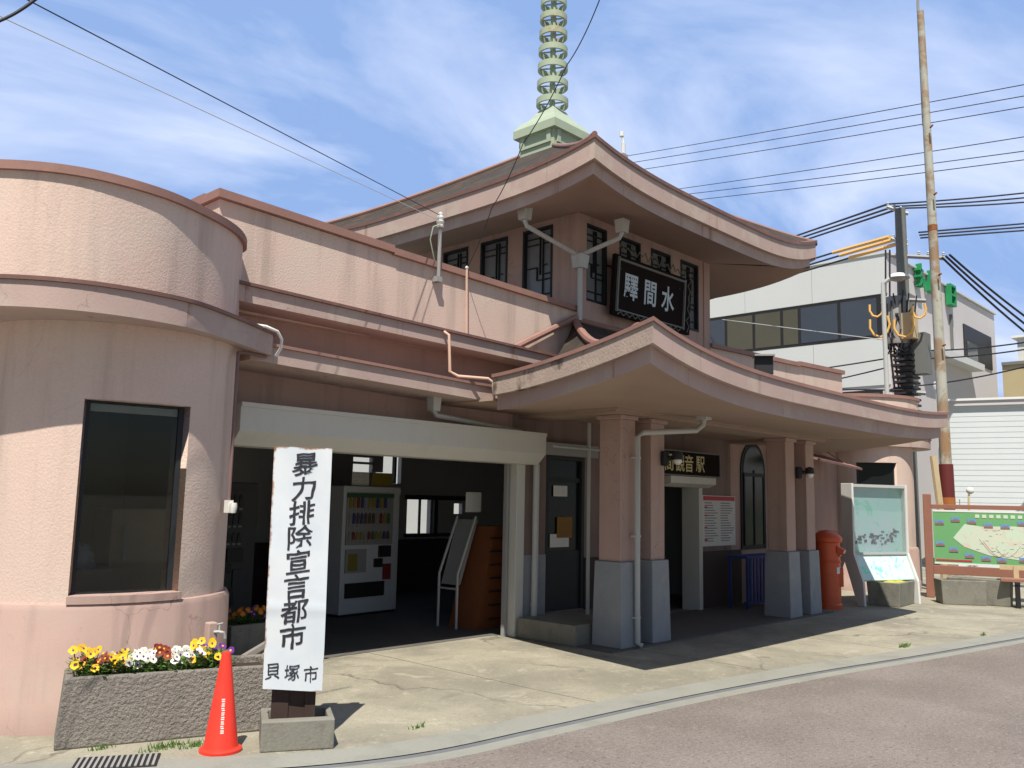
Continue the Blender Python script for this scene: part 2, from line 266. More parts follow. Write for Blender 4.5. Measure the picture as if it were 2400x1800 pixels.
# ------------------------------------------------------------------ mesh builder
class MB:
    def __init__(s): s.v = []; s.f = []; s.mi = []; s.cur = 0
    def add(s, vs, fs):
        k = len(s.v); s.v += [Vector(p) for p in vs]
        for f in fs: s.f.append([k+i for i in f]); s.mi.append(s.cur)
        return s
    def hexa(s, p):
        return s.add(p, [(0, 3, 2, 1), (4, 5, 6, 7), (0, 1, 5, 4), (1, 2, 6, 5), (2, 3, 7, 6), (3, 0, 4, 7)])
    def box(s, x0, x1, y0, y1, z0, z1):
        return s.hexa([(x0, y0, z0), (x1, y0, z0), (x1, y1, z0), (x0, y1, z0), (x0, y0, z1), (x1, y0, z1), (x1, y1, z1), (x0, y1, z1)])
    def fbox(s, fr, u0, u1, v0, v1, d0, d1):
        o, r, u, n = fr
        P = lambda a, b, c: o + r*a + u*b + n*c
        return s.hexa([P(u0, v0, d0), P(u1, v0, d0), P(u1, v0, d1), P(u0, v0, d1), P(u0, v1, d0), P(u1, v1, d0), P(u1, v1, d1), P(u0, v1, d1)])
    def prism(s, poly, axis, a, b):
        """poly of 2D points extruded along axis ('x': (y,z), 'y': (x,z), 'z': (x,y))"""
        mkp = {'x': lambda p, q: (q, p[0], p[1]), 'y': lambda p, q: (p[0], q, p[1]), 'z': lambda p, q: (p[0], p[1], q)}[axis]
        n = len(poly); vs = [mkp(p, a) for p in poly]+[mkp(p, b) for p in poly]
        return s.add(vs, [tuple(range(n))[::-1], tuple(range(n, 2*n))]+[(i, (i+1) % n, n+(i+1) % n, n+i) for i in range(n)])
    def tube(s, pts, r, n=8, cap=True):
        pts = [Vector(p) for p in pts]; rr = r if isinstance(r, (list, tuple)) else [r]*len(pts)
        rings = []; side = None
        for i, p in enumerate(pts):
            d = (pts[min(i+1, len(pts)-1)]-pts[max(i-1, 0)]).normalized()
            if side is None or abs(side.dot(d)) > .95: side = Vector((0, 0, 1)) if abs(d.z) < .9 else Vector((1, 0, 0))
            a = d.cross(side).normalized(); b = a.cross(d).normalized(); side = b
            rings.append([p + (a*math.cos(2*math.pi*k/n)+b*math.sin(2*math.pi*k/n))*rr[i] for k in range(n)])
        k0 = len(s.v); fs = []
        for i in range(len(pts)-1):
            for k in range(n): fs.append((i*n+k, i*n+(k+1) % n, (i+1)*n+(k+1) % n, (i+1)*n+k))
        if cap: fs += [tuple(range(n))[::-1], tuple((len(pts)-1)*n+k for k in range(n))]
        return s.add([q for g in rings for q in g], fs)
    def lathe(s, prof, c=(0, 0, 0), n=24, a0=0, a1=360):
        full = abs(a1-a0) >= 359.9; m = n if full else n+1; vs = []; fs = []
        for r, z in prof:
            for k in range(m):
                a = R(a0+(a1-a0)*k/n); vs.append((c[0]+r*math.cos(a), c[1]+r*math.sin(a), c[2]+z))
        for i in range(len(prof)-1):
            for k in range(n):
                k2 = (k+1) % m; fs.append((i*m+k, i*m+k2, (i+1)*m+k2, (i+1)*m+k))
        return s.add(vs, fs)
    def slab_arc(s, c, R0, R1, a0, a1, z0, z1, n=24):
        vs = []
        for k in range(n+1):
            a = R(a0+(a1-a0)*k/n); co, si = math.cos(a), math.sin(a)
            vs += [(c[0]+R0*co, c[1]+R0*si, z0), (c[0]+R1*co, c[1]+R1*si, z0), (c[0]+R1*co, c[1]+R1*si, z1), (c[0]+R0*co, c[1]+R0*si, z1)]
        fs = [(0, 1, 2, 3), (4*n+3, 4*n+2, 4*n+1, 4*n)]
        for k in range(n):
            for j in range(4): fs.append((4*k+j, 4*k+4+j, 4*k+4+(j+1) % 4, 4*k+(j+1) % 4))
        return s.add(vs, fs)
    def grid(s, fn, nu, nv):
        vs = [fn(i/nu, j/nv) for i in range(nu+1) for j in range(nv+1)]; w = nv+1
        return s.add(vs, [(i*w+j, (i+1)*w+j, (i+1)*w+j+1, i*w+j+1) for i in range(nu) for j in range(nv)])
    def ball(s, c, r, n=12, sz=1):
        return s.lathe([(max(1e-4, r*math.sin(math.pi*k/8)), -r*sz*math.cos(math.pi*k/8)) for k in range(9)], c, n)
    def mirror(s, xm):
        for p in s.v: p.x = 2*xm-p.x
        return s
    def build(s, name, mat, parent=None, local=False, smooth=False, bevel=0, label=None, kind=None):
        me = bpy.data.meshes.new(name)
        vs = s.v
        root = parent
        while root is not None and root.parent is not None: root = root.parent
        if root is not None and not local:
            inv = ROOTM[root.name].inverted(); vs = [inv @ p for p in vs]
        me.from_pydata([tuple(p) for p in vs], [], s.f)
        mats = mat if isinstance(mat, (list, tuple)) else [mat]
        for m in mats: me.materials.append(m)
        if len(mats) > 1: me.polygons.foreach_set('material_index', s.mi)
        bm = bmesh.new(); bm.from_mesh(me); bmesh.ops.remove_doubles(bm, verts=bm.verts, dist=1e-5); bmesh.ops.recalc_face_normals(bm, faces=bm.faces)
        if smooth:
            for f in bm.faces: f.smooth = True
            for e in bm.edges:
                if len(e.link_faces) == 2 and e.calc_face_angle(0) > R(38): e.smooth = False
        bm.to_mesh(me); bm.free()
        o = bpy.data.objects.new(name, me); COL.objects.link(o)
        if parent is not None: o.parent = parent
        else: ROOTM[o.name] = Matrix.Identity(4)
        if bevel:
            b = o.modifiers.new('edge_round', 'BEVEL'); b.width = bevel; b.segments = 2; b.limit_method = 'ANGLE'; b.angle_limit = R(40)
        if label: o['label'] = label
        if kind: o['kind'] = kind
        return o
ROOTM = {}
def thing(name, label, cat, loc=(0, 0, 0), rz=0, group=None):
    o = bpy.data.objects.new(name, None); COL.objects.link(o); o.empty_display_size = .2
    o.location = loc; o.rotation_euler = (0, 0, rz)
    ROOTM[o.name] = Matrix.Translation(loc) @ Matrix.Rotation(rz, 4, 'Z')
    return tag(o, label, cat, group)
def tag(o, label, cat, group=None):
    o['label'] = label; o['category'] = cat
    if group: o['group'] = group
    return o
def dup(root, loc, rz=None, label=None):
    r = root.copy(); COL.objects.link(r); r.location = loc
    if rz is not None: r.rotation_euler = (0, 0, rz)
    if label: r['label'] = label
    ROOTM[r.name] = Matrix.Translation(loc) @ Matrix.Rotation(r.rotation_euler.z, 4, 'Z')
    for ch in list(root.children):
        c = ch.copy(); COL.objects.link(c); c.parent = r
        for g in list(ch.children):
            d = g.copy(); COL.objects.link(d); d.parent = c
    return r
def frame(o, r, n):
    r = Vector(r).normalized(); n = Vector(n).normalized(); return (Vector(o), r, Vector((0, 0, 1)), n)

def glyphs(mb, body, fr, u, v, size, off=0., ext=.004, d=.0, brush=0, shear=0., sxk=1., seed=0):
    """lay the characters of body (built-in interface font) centred on u, v of a plane as thin raised letters"""
    cu = bpy.data.curves.new('glyph', 'FONT'); cu.body = body; cu.size = 1; cu.offset = off; cu.extrude = 0; cu.resolution_u = 4
    ob = bpy.data.objects.new('glyph', cu); COL.objects.link(ob)
    dg = bpy.context.evaluated_depsgraph_get(); me = bpy.data.meshes.new_from_object(ob.evaluated_get(dg))
    bm = bmesh.new(); bm.from_mesh(me); bmesh.ops.remove_doubles(bm, verts=bm.verts, dist=1e-5)
    bmesh.ops.triangulate(bm, faces=bm.faces)
    if brush:
        bmesh.ops.subdivide_edges(bm, edges=[e for e in bm.edges if e.calc_length() > .12], cuts=2)
        bmesh.ops.triangulate(bm, faces=bm.faces)
    xs = [p.co.x for p in bm.verts]; ys = [p.co.y for p in bm.verts]; cx = (min(xs)+max(xs))/2; cy = (min(ys)+max(ys))/2
    o, r, up, n = fr
    vs = []
    for p in bm.verts:
        x = (p.co.x-cx)*sxk; y = p.co.y-cy; y += shear*x
        if brush:
            q = Vector((x*3.1+seed*7, y*3.1, seed)); x += brush*noise.noise(q)+brush*.5*noise.noise(q*2.7); y += brush*noise.noise(q+Vector((9, 9, 9)))+brush*.5*noise.noise(q*2.7+Vector((4, 4, 4)))
        vs.append(o + r*(u+x*size) + up*(v+y*size) + n*(d+ext))
    bm.verts.index_update()
    fs = [tuple(q.index for q in f.verts) for f in bm.faces]
    mb.add(vs, fs)
    bm.free(); bpy.data.objects.remove(ob); bpy.data.meshes.remove(me); bpy.data.curves.remove(cu)

# ------------------------------------------------------------------ ground, road, kerb gutter, pavement
def interp(poly, n=6):
    """smooth a polyline (Catmull-Rom)"""
    P = [Vector((*p, 0)) for p in poly]; out = []
    for i in range(len(P)-1):
        a, b, c, d = P[max(i-1, 0)], P[i], P[i+1], P[min(i+2, len(P)-1)]
        for k in range(n):
            t = k/n; out.append(.5*((2*b)+(c-a)*t+(2*a-5*b+4*c-d)*t*t+(3*b-a-3*c+d)*t**3))
    out.append(P[-1]); return [(p.x, p.y) for p in out]
inner = interp([(-12, 9.3), (-3, 8.0), (.6, 7.0), (1.97, 6.0), (2.89, 5.36), (3.49, 5.0), (4.13, 4.80), (5.05, 4.72), (6.73, 4.58), (8.78, 4.30), (10.84, 3.92), (14.11, 3.36), (22, 1.9), (60, -5)])
def offs(poly, d):
    o = []
    for i, p in enumerate(poly):
        a = Vector(poly[max(i-1, 0)]); b = Vector(poly[min(i+1, len(poly)-1)]); t = (b-a).normalized(); o.append((p[0]+t.y*d, p[1]-t.x*d))
    return o
def strip(a, b, z):
    mb = MB(); n = len(a)
    mb.add([(*p, z) for p in a]+[(*p, z) for p in b], [(i, n+i, n+i+1, i+1) for i in range(n-1)]); return mb
def struct(mb, name, mat, **kw):
    o = mb.build(name, mat, **kw); o['kind'] = 'structure'; return o
struct(MB().add([(-400, -400, -.06), (400, -400, -.06), (400, 400, -.06), (-400, 400, -.06)], [(0, 1, 2, 3)]), 'ground', m_pave)
g1 = offs(inner, .315); g2 = offs(inner, .385); g3 = offs(inner, .52)
far = [(p[0], p[1]-14) for p in g3]
struct(strip(g3, far, 0.0), 'road', m_road)
mbp = MB(); n = len(inner)
mbp.add([(*p, 0) for p in inner]+[(p[0], 40, 0) for p in inner], [(i, n+i, n+i+1, i+1) for i in range(n-1)])
struct(mbp, 'pavement', m_pave)
mg = strip(offs(inner, .012), g1, .004); mg.add([(*p, .0) for p in g2]+[(*p, .0) for p in g3], [(i, len(g2)+i, len(g2)+i+1, i+1) for i in range(len(g2)-1)])
k0 = len(mg.v)
struct(mg, 'gutter', m_gutter)
struct(strip(offs(inner, -.02), offs(inner, .54), -.003), 'gutter_channel', m_groove)

struct(MB().box(4.02, 13.9, 7.72, 12.49, .001, .006), 'hall_floor', m_floor)
struct(MB().prism([(8.0, 5.98), (13.75, 5.98), (13.75, 7.48), (9.62, 7.48), (9.62, 6.48), (8.0, 6.48)], 'z', .001, .018), 'porch_floor', m_floor)
# ------------------------------------------------------------------ station building
XC = 10.77
st = thing('station_building', 'pink stucco station with a curved pagoda tower roof, columned porch and rounded wings', 'station', (XC, 9.1, 0))
def part(mb, name, mat, parent=st, **kw): return mb.build(name, mat, parent, **kw)
def wall_y(mb, x0, x1, z0, z1, y0, y1, holes=()):
    xs = sorted({x0, x1, *[h[0] for h in holes], *[h[1] for h in holes]}); xs = [x for x in xs if x0 <= x <= x1]
    for a, b in zip(xs, xs[1:]):
        hs = sorted([(h[2], h[3]) for h in holes if h[0] <= a+1e-6 and h[1] >= b-1e-6]); z = z0
        for h0, h1 in hs:
            if h0 > z+1e-6: mb.box(a, b, y0, y1, z, h0)
            z = h1
        if z < z1-1e-6: mb.box(a, b, y0, y1, z, z1)
def wall_x(mb, y0, y1, z0, z1, x0, x1, holes=()):
    ys = sorted({y0, y1, *[h[0] for h in holes], *[h[1] for h in holes]})
    for a, b in zip(ys, ys[1:]):
        hs = sorted([(h[2], h[3]) for h in holes if h[0] <= a+1e-6 and h[1] >= b-1e-6]); z = z0
        for h0, h1 in hs:
            if h0 > z+1e-6: mb.box(x0, x1, a, b, z, h0)
            z = h1
        if z < z1-1e-6: mb.box(x0, x1, a, b, z, z1)

# --- tower
TX0, TX1, TY0, TY1 = 9.06, 12.48, 7.40, 10.82
FW = [(9.21, 9.70), (10.01, 10.53), (10.81, 11.34), (11.63, 12.15)]
LW = [(7.86, 8.43), (8.74, 9.31), (9.59, 10.16)]
mb = MB()
wall_y(mb, TX0, TX1, 2.75, 5.62, TY0, TY0+.2, [(a, b, 4.40, 5.50) for a, b in FW])
wall_x(mb, TY0+.2, TY1-.2, 2.75, 5.62, TX0, TX0+.2, [(a, b, 4.40, 5.53) for a, b in LW])
wall_x(mb, TY0+.2, TY1-.2, 2.75, 5.62, TX1-.2, TX1, [(a, b, 4.40, 5.53) for a, b in LW])
wall_y(mb, TX0, TX1, 2.75, 5.62, TY1-.2, TY1, [(a, b, 4.40, 5.50) for a, b in FW])
part(mb, 'tower_wall', m_pinks)
for x in (TX0, TX1-.16):
    part(MB().box(x-.012, x+.172, TY0-.014, TY0+.15, 3.6, 5.60), 'corner_pilaster', m_pinks)
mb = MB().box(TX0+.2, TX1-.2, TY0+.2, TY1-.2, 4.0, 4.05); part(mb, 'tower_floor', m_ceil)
def lattice_window(fr, w, h):
    """frame, blind pane and the muntin pattern of a tower window; u runs 0..w, v 0..h"""
    f = MB()
    t = .032
    f.fbox(fr, 0, t, 0, h, -.09, .012); f.fbox(fr, w-t, w, 0, h, -.09, .012); f.fbox(fr, t, w-t, 0, t, -.09, .012); f.fbox(fr, t, w-t, h-t, h, -.09, .012)
    fo = part(f, 'window', m_lattice)
    part(MB().fbox(fr, t-.01, w-t+.01, t-.01, h-t+.01, -.075, -.06), 'pane', m_winglass, fo)
    b = MB(); k = .011
    def V(u, v0, v1): b.fbox(fr, u*w-k/2, u*w+k/2, v0*h, v1*h, -.06, -.03)
    def Hh(v, a, c): b.fbox(fr, a*w, c*w, v*h-k/2, v*h+k/2, -.058, -.028)
    V(.52, .40, .95); V(.62, .04, .95); V(.42, .33, .50); Hh(.88, .1, .92); Hh(.80, .1, .45); Hh(.80, .62, .92)
    Hh(.50, .1, .42); Hh(.33, .42, .92); Hh(.40, .62, .92); Hh(.14, .1, .92); Hh(.52, .62, .76)
    part(b, 'lattice', m_lattice, fo)
for a, b in FW: lattice_window(frame((a, TY0, 4.40), (1, 0, 0), (0, -1, 0)), b-a, 1.10)
for a, b in LW: lattice_window(frame((TX0, b, 4.40), (0, -1, 0), (-1, 0, 0)), b-a, 1.13)

# --- concave roofs
TW = 2.99
def eave(t, zc0, zc1, zm, p=3.8):
    s = abs(2*t-1); zc = zc0 if t < .5 else zc1
    return zm+(zc-zm)*s**p
def side_pts(w, cx, cy, i, t, inset=0):
    e = w-inset
    c = [(cx-e, cy-e), (cx+e, cy-e), (cx+e, cy+e), (cx-e, cy+e)]
    a, b = c[i], c[(i+1) % 4]; return a[0]+(b[0]-a[0])*t, a[1]+(b[1]-a[1])*t
TCX, TCY = 10.77, 9.11
TEZ = lambda i, t: eave(t, 5.93 if i == 0 else 6.0, 6.04 if i == 0 else (5.93 if i == 3 else 6.0), 5.745)
m1 = MB(); m2 = MB(); m3 = MB(); m4 = MB(); m5 = MB(); m6 = MB()
for i in range(4):
    def roof(u, v, i=i):
        x, y = side_pts(TW, TCX, TCY, i, u); X, Y = side_pts(.36, 10.615, 9.27, i, u); z = TEZ(i, u)+.012
        q = v**.96; zz = z+(7.36-z)*(v**1.12)
        return (x+(X-x)*q, y+(Y-y)*q, zz)
    m1.grid(roof, 32, 14)
    def fas(lo, hi, ins, th=0):
        def f(u, v, i=i):
            x, y = side_pts(TW, TCX, TCY, i, u, ins); return (x, y, TEZ(i, u)+lo+(hi-lo)*v)
        return f
    m2.grid(fas(-.265, 0, 0), 32, 1)
    m2.grid(lambda u, v, i=i: (*side_pts(TW, TCX, TCY, i, u, .075*v), TEZ(i, u)-.265), 32, 1)
    m3.grid(fas(-.42, -.262, .075), 32, 1)
    def sof(u, v, i=i):
        x, y = side_pts(TW, TCX, TCY, i, u, .075); X, Y = side_pts(1.69, TCX, TCY, i, u); z = TEZ(i, u)-.42
        return (x+(X-x)*v, y+(Y-y)*v, z+(5.615-z)*v**.8)
    m4.grid(sof, 32, 8)
    for hh, dz0, dz1, pr in ((m5, -.01, .028, .022),):
        def fl(u, v, i=i):
            k = [(-.022, -.02), (-.022, .03), (.06, .035)][round(v*2)]
            x, y = side_pts(TW, TCX, TCY, i, u, k[0]); return (x, y, TEZ(i, u)+k[1])
        hh.grid(fl, 32, 2)
    pts = [Vector(roof(0, k/12)) + Vector((0, 0, .02)) for k in range(13)]
    m6.tube(pts, .035, 8)
part(m1, 'tower_roof', m_tile, smooth=True); part(m2, 'tower_fascia', m_fascia); part(m3, 'tower_lower_fascia', m_fascia)
part(m4, 'tower_soffit', m_soffit, smooth=True); part(m5, 'tower_eave_flashing', m_capd); part(m6, 'tower_hip_cap', m_cap, smooth=True)
# rust drips over the tower fascia
# --- spire
SC = (10.615, 9.27)
def sq(mb, prof):
    k = []
    for w, z in prof: k.append([(SC[0]-w, SC[1]-w, z), (SC[0]+w, SC[1]-w, z), (SC[0]+w, SC[1]+w, z), (SC[0]-w, SC[1]+w, z)])
    for a, b in zip(k, k[1:]): mb.add(a+b, [(0, 1, 5, 4), (1, 2, 6, 5), (2, 3, 7, 6), (3, 0, 4, 7)])
    mb.add(k[0], [(0, 1, 2, 3)]); mb.add(k[-1], [(0, 1, 2, 3)])
mb = MB(); sq(mb, [(.44, 7.18), (.44, 7.30), (.392, 7.31), (.385, 7.66)]); 
sq(mb, [(.40, 7.655), (.46, 7.66), (.46, 7.80), (.37, 7.93), (.28, 8.0), (.155, 8.19), (.13, 8.19)])
sp = part(mb, 'spire', m_green)
mb = MB()
for dx, dy in ((-1, 0), (0, -1), (1, 0), (0, 1)):
    fr = frame((SC[0]+dx*.389, SC[1]+dy*.389, 7.47), (-dy, dx, 0), (dx, dy, 0))
    mb.fbox(fr, -.33, -.25, .0, .185, -.02, .03); mb.fbox(fr, .25, .33, 0, .185, -.02, .03); mb.fbox(fr, -.33, .33, -.03, .0, -.02, .03)
part(mb, 'spire_panel_frame', m_green, sp)
part(MB().tube([(*SC, 8.15), (*SC, 11.2)], .05, 12), 'spire_mast', m_green, sp, smooth=True)
zr = [8.33, 8.65, 8.96, 9.26, 9.56, 9.85, 10.13, 10.40, 10.66]
for i, z in enumerate(zr):
    ro = .272-.008*i; h = .105
    mb = MB().lathe([(ro, -h/2), (ro, h/2), (ro-.035, h/2), (ro-.035, -h/2), (ro, -h/2)], (*SC, z), 36)
    for a in range(4):
        c, s_ = math.cos(a*math.pi/2+.5), math.sin(a*math.pi/2+.5)
        mb.tube([(SC[0]+c*.05, SC[1]+s_*.05, z), (SC[0]+c*(ro-.02), SC[1]+s_*(ro-.02), z)], .014, 6)
    part(mb, 'spire_ring', m_greenrust if i in (4, 5) else m_green, sp, smooth=True)
part(MB().lathe([(.001, 0), (.12, .12), (.15, .28), (.07, .45), (.001, .8)], (*SC, 11.1), 16), 'spire_finial', m_green, sp, smooth=True)

# --- porch roof
PX0, PX1, PYF, PYB = 6.65, 14.93, 4.53, 7.40
PF = lambda t: eave(t, 3.335, 3.175, 3.05, 3.9)
def PL(y): return 2.965+.37*max(0, (6.75-y)/2.22)**1.6
def PR_(y): return 2.94+.235*max(0, (6.75-y)/2.22)**1.6
KF = .915
def edge(name, t, ins):
    """eave line of the porch: the overhang is deepest at the front and narrows towards the wall"""
    if name == 'f': x, y, z, k = PX0+(PX1-PX0)*t, PYF, PF(t), KF
    else:
        y = PYF+(6.60-PYF)*t; k = KF+(1-KF)*t
        x, z = (PX0, PL(y)) if name == 'l' else (PX1, PR_(y))
    x *= k; y *= k; z = CAM_H+(z-CAM_H)*k
    if name == 'f': return (x+ins*(1-2*t), y+ins, z)
    return (x+(ins if name == 'l' else -ins), y+ins*(1-t), z)
m1 = MB(); m2 = MB(); m2b = MB(); m3 = MB(); m4 = MB(); m5 = MB(); m6 = MB()
HL, HR, HZ = 9.0, 12.55, 4.06
def prf(u, v):
    x, y, z = edge('f', u, 0); X = HL+(HR-HL)*u; q = v
    return (x+(X-x)*q, y+(PYB-y)*q, z+.01+(HZ-z)*v**2.7)
m1.grid(prf, 36, 12)
def psl(u, v, r=False):
    x, y, z = edge('r' if r else 'l', u, 0); X = HR if r else HL; q = v
    yy = y+(PYB-y)*q; return (x+(X-x)*q, yy, z+.01+(HZ-z)*v**2.7)
m1.grid(lambda u, v: psl(u, v), 14, 12); m1.grid(lambda u, v: psl(u, v, True), 14, 12)
for e, nn, mm in (('f', 40, m2), ('l', 16, m2b), ('r', 16, m2)):
    mm.grid(lambda u, v, e=e: (lambda p: (p[0], p[1], p[2]-.202*v))(edge(e, u, 0)), nn, 1)
    mm.grid(lambda u, v, e=e: (lambda p: (p[0], p[1], p[2]-.202))(edge(e, u, .08*v)), nn, 1)
    m3.grid(lambda u, v, e=e: (lambda p: (p[0], p[1], p[2]-.20-.158*v))(edge(e, u, .08)), nn, 1)
    def fl(u, v, e=e):
        k = [(-.02, -.015), (-.02, .022), (.05, .026)][round(v*2)]; p = edge(e, u, k[0]); return (p[0], p[1], p[2]+k[1])
    m5.grid(fl, nn, 2)
def soff(u, v):
    x, y, z = edge('f', u, .08); X = 8.0+(13.7-8.0)*u; Y = 5.95; z -= .358
    return (x+(X-x)*v, y+(Y-y)*v, z+(2.72-z)*v**.75)
m4.grid(soff, 36, 8)
for e in 'lr':
    def sofs(u, v, e=e):
        x, y, z = edge(e, u, .08); X = 8.0 if e == 'l' else 13.7; Y = 5.95+(6.7-5.95)*u; z -= .358
        return (x+(X-x)*v, y+(Y-y)*v, z+(2.72-z)*v**.75)
    m4.grid(sofs, 16, 8)
m4.box(6.7, 8.0, 6.62, 7.5, 2.715, 2.74); m4.box(13.7, 14.9, 6.62, 7.5, 2.715, 2.74); m4.box(8.0, 13.7, 5.95, 7.5, 2.721, 2.75)
for pts in ([Vector(prf(0, k/16)) for k in range(2, 17)], [Vector(prf(1, k/16)) for k in range(2, 17)]):
    m6.tube([p+Vector((0, 0, .025)) for p in pts], .05, 8)
m6.tube([(HL-.05, PYB-.02, HZ+.03), (HR+.05, PYB-.02, HZ+.03)], .04, 8)
part(m1, 'porch_roof', m_tile, smooth=True); part(m2, 'porch_fascia', m_fascia); part(m2b, 'porch_side_fascia', m_oldfascia, label='flaking stained fascia'); part(m3, 'porch_lower_fascia', m_fascia); part(m4, 'porch_soffit', m_soffit, smooth=True)
part(m5, 'porch_eave_flashing', m_cap); part(m6, 'porch_hip_cap', m_cap, smooth=True)
# ridge cap piece leaning in the valley beside the tower, and its loose end
mb = MB().tube([(7.55, 7.32, 3.42), (8.95, 7.33, 4.10)], .045, 8); part(mb, 'valley_flashing', m_cap)
# --- columns
for x in (8.25, 8.87, 12.42, 13.10):
    mb = MB().box(x+.03, x+.32, 6.09, 6.40, .97, 2.62); mb.box(x+.0, x+.35, 6.06, 6.43, 2.62, 2.67)
    co = part(mb, 'column', m_pinks, bevel=.008)
    mb = MB().hexa([(x-.02, 6.03, 0), (x+.37, 6.03, 0), (x+.37, 6.46, 0), (x-.02, 6.46, 0), (x, 6.05, .97), (x+.35, 6.05, .97), (x+.35, 6.44, .97), (x, 6.44, .97)])
    part(mb, 'column_plinth', m_bluegrey, co, bevel=.012)
mb = MB().box(8.05, 13.65, 5.99, 6.50, 2.672, 2.722); mb.box(8.05, 8.45, 6.50, 7.5, 2.672, 2.722); mb.box(13.25, 13.65, 6.50, 7.5, 2.672, 2.722)
mb.box(7.98, 13.72, 5.92, 6.56, 2.70, 2.7215)
part(mb, 'porch_beam', m_soffit)
# --- front wall under porch and wings
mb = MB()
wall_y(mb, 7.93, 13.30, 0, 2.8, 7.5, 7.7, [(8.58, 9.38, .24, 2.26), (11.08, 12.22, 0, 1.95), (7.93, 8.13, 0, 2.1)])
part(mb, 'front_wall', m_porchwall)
mb = MB(); wall_y(mb, 4.0, 8.13, 2.1, 3.36, 7.502, 7.70); part(mb, 'lintel_wall', m_pinks)
mb = MB().box(8.13, 8.58, 7.485, 7.51, 0, .97); part(mb, 'painted_dado', m_bluegrey)
part(MB().box(9.38, 11.08, 7.48, 7.51, 0, .9), 'dark_dado', m_dark); part(MB().box(12.24, 13.6, 7.48, 7.51, 0, .9), 'dark_dado', m_dark)
mb = MB(); wall_y(mb, 13.30, 17.60, 0, 3.36, 7.5, 7.7, [(13.69, 14.41, .92, 2.25), (15.3, 16.25, 0, 2.2)])
part(mb, 'right_wing_wall', m_pinks)
# arched window: arched head fills upper corners of its hole
mb = MB(); cx, rr = 14.05, .36
arcp = [(cx+rr*math.cos(R(a)), 2.25+.42*math.sin(R(a))) for a in range(0, 181, 12)]
fo = part(MB().prism([(cx-rr-.07, .90)]+[(cx-rr-.07, 2.25)]+[(cx+(rr+.07)*math.cos(R(a)), 2.25+.49*math.sin(R(a))) for a in range(180, -1, -12)]+[(cx+rr+.07, .90)], 'y', 7.478, 7.496), 'arched_window', m_lattice)
part(MB().prism([(cx-rr, .97)]+arcp[::-1]+[(cx+rr, .97)], 'y', 7.470, 7.477), 'pane', m_darkglass, fo)
mb = MB().box(cx-.018, cx+.018, 7.455, 7.47, .97, 2.25); mb.box(cx-rr, cx+rr, 7.454, 7.469, 2.14, 2.2); mb.box(cx-rr, cx-rr+.03, 7.456, 7.469, .97, 2.14); mb.box(cx+rr-.03, cx+rr, 7.456, 7.469, .97, 2.14)
part(mb, 'mullion', m_lattice, fo)
# right wing door
do = part(MB().box(15.3, 15.36, 7.5, 7.6, 0, 2.2).box(16.19, 16.25, 7.5, 7.6, 0, 2.2).box(15.36, 16.19, 7.5, 7.6, 2.13, 2.2).box(15.75, 15.81, 7.52, 7.58, 0, 2.13), 'wing_door', m_lattice)
part(MB().box(15.36, 15.75, 7.55, 7.56, 0, 2.13).box(15.81, 16.19, 7.55, 7.56, 0, 2.13), 'pane', m_darkglass, do)
# station doorway beside the columns, behind a raised step
do = part(MB().box(8.58, 8.64, 7.5, 7.62, .24, 2.26).box(9.32, 9.38, 7.5, 7.62, .24, 2.26).box(8.64, 9.32, 7.5, 7.62, 2.19, 2.26).box(8.64, 9.32, 7.53, 7.58, .24, 1.0).box(8.64, 9.32, 7.53, 7.58, 1.9, 1.96), 'porch_door', m_lattice)
part(MB().box(8.64, 9.32, 7.55, 7.56, 1.0, 2.19), 'pane', m_darkglass, do)
part(MB().box(8.45, 9.55, 7.40, 7.49, 2.24, 2.40), 'door_hood', m_grey)
part(MB().box(7.98, 9.6, 6.50, 7.40, 0.002, .24), 'porch_step', m_conc, bevel=.01)
part(MB().tube([(8.9, 7.05, .24), (8.9, 7.05, 2.66)], .024, 8), 'step_post', m_pvc, smooth=True)
part(MB().tube([(8.2, 7.05, 2.32), (9.7, 7.05, 2.32)], .016, 8), 'step_rail', m_pvc, smooth=True)
# shutters: rolled boxes, jambs
def shutter(x0, x1, zt, zb, y, name='shutter_box'):
    """rolled-up shutter casing: bevelled lower front"""
    d = .40
    return MB().prism([(y+d, zt), (y, zt), (y, zb+.13*(zt-zb)/.38), (y+.13, zb), (y+d, zb)], 'x', x0, x1)
sb = part(shutter(4.0, 8.16, 2.47, 2.09, 7.14), 'shutter_box', m_beige)
part(MB().box(4.0, 8.16, 7.125, 7.139, 2.435, 2.475), 'box_rim', m_beige, sb)
part(MB().box(7.97, 8.12, 7.44, 7.6, 0, 2.11), 'shutter_jamb', m_beige, bevel=.008)
part(MB().box(7.90, 7.945, 7.55, 7.60, 0, 2.1), 'shutter_guide', m_grey)
part(shutter(11.0, 12.28, 2.055, 1.90, 7.18), 'shutter_box', m_beige)
part(MB().box(12.14, 12.24, 7.40, 7.72, 0, 1.92), 'shutter_jamb', m_beige, bevel=.006)
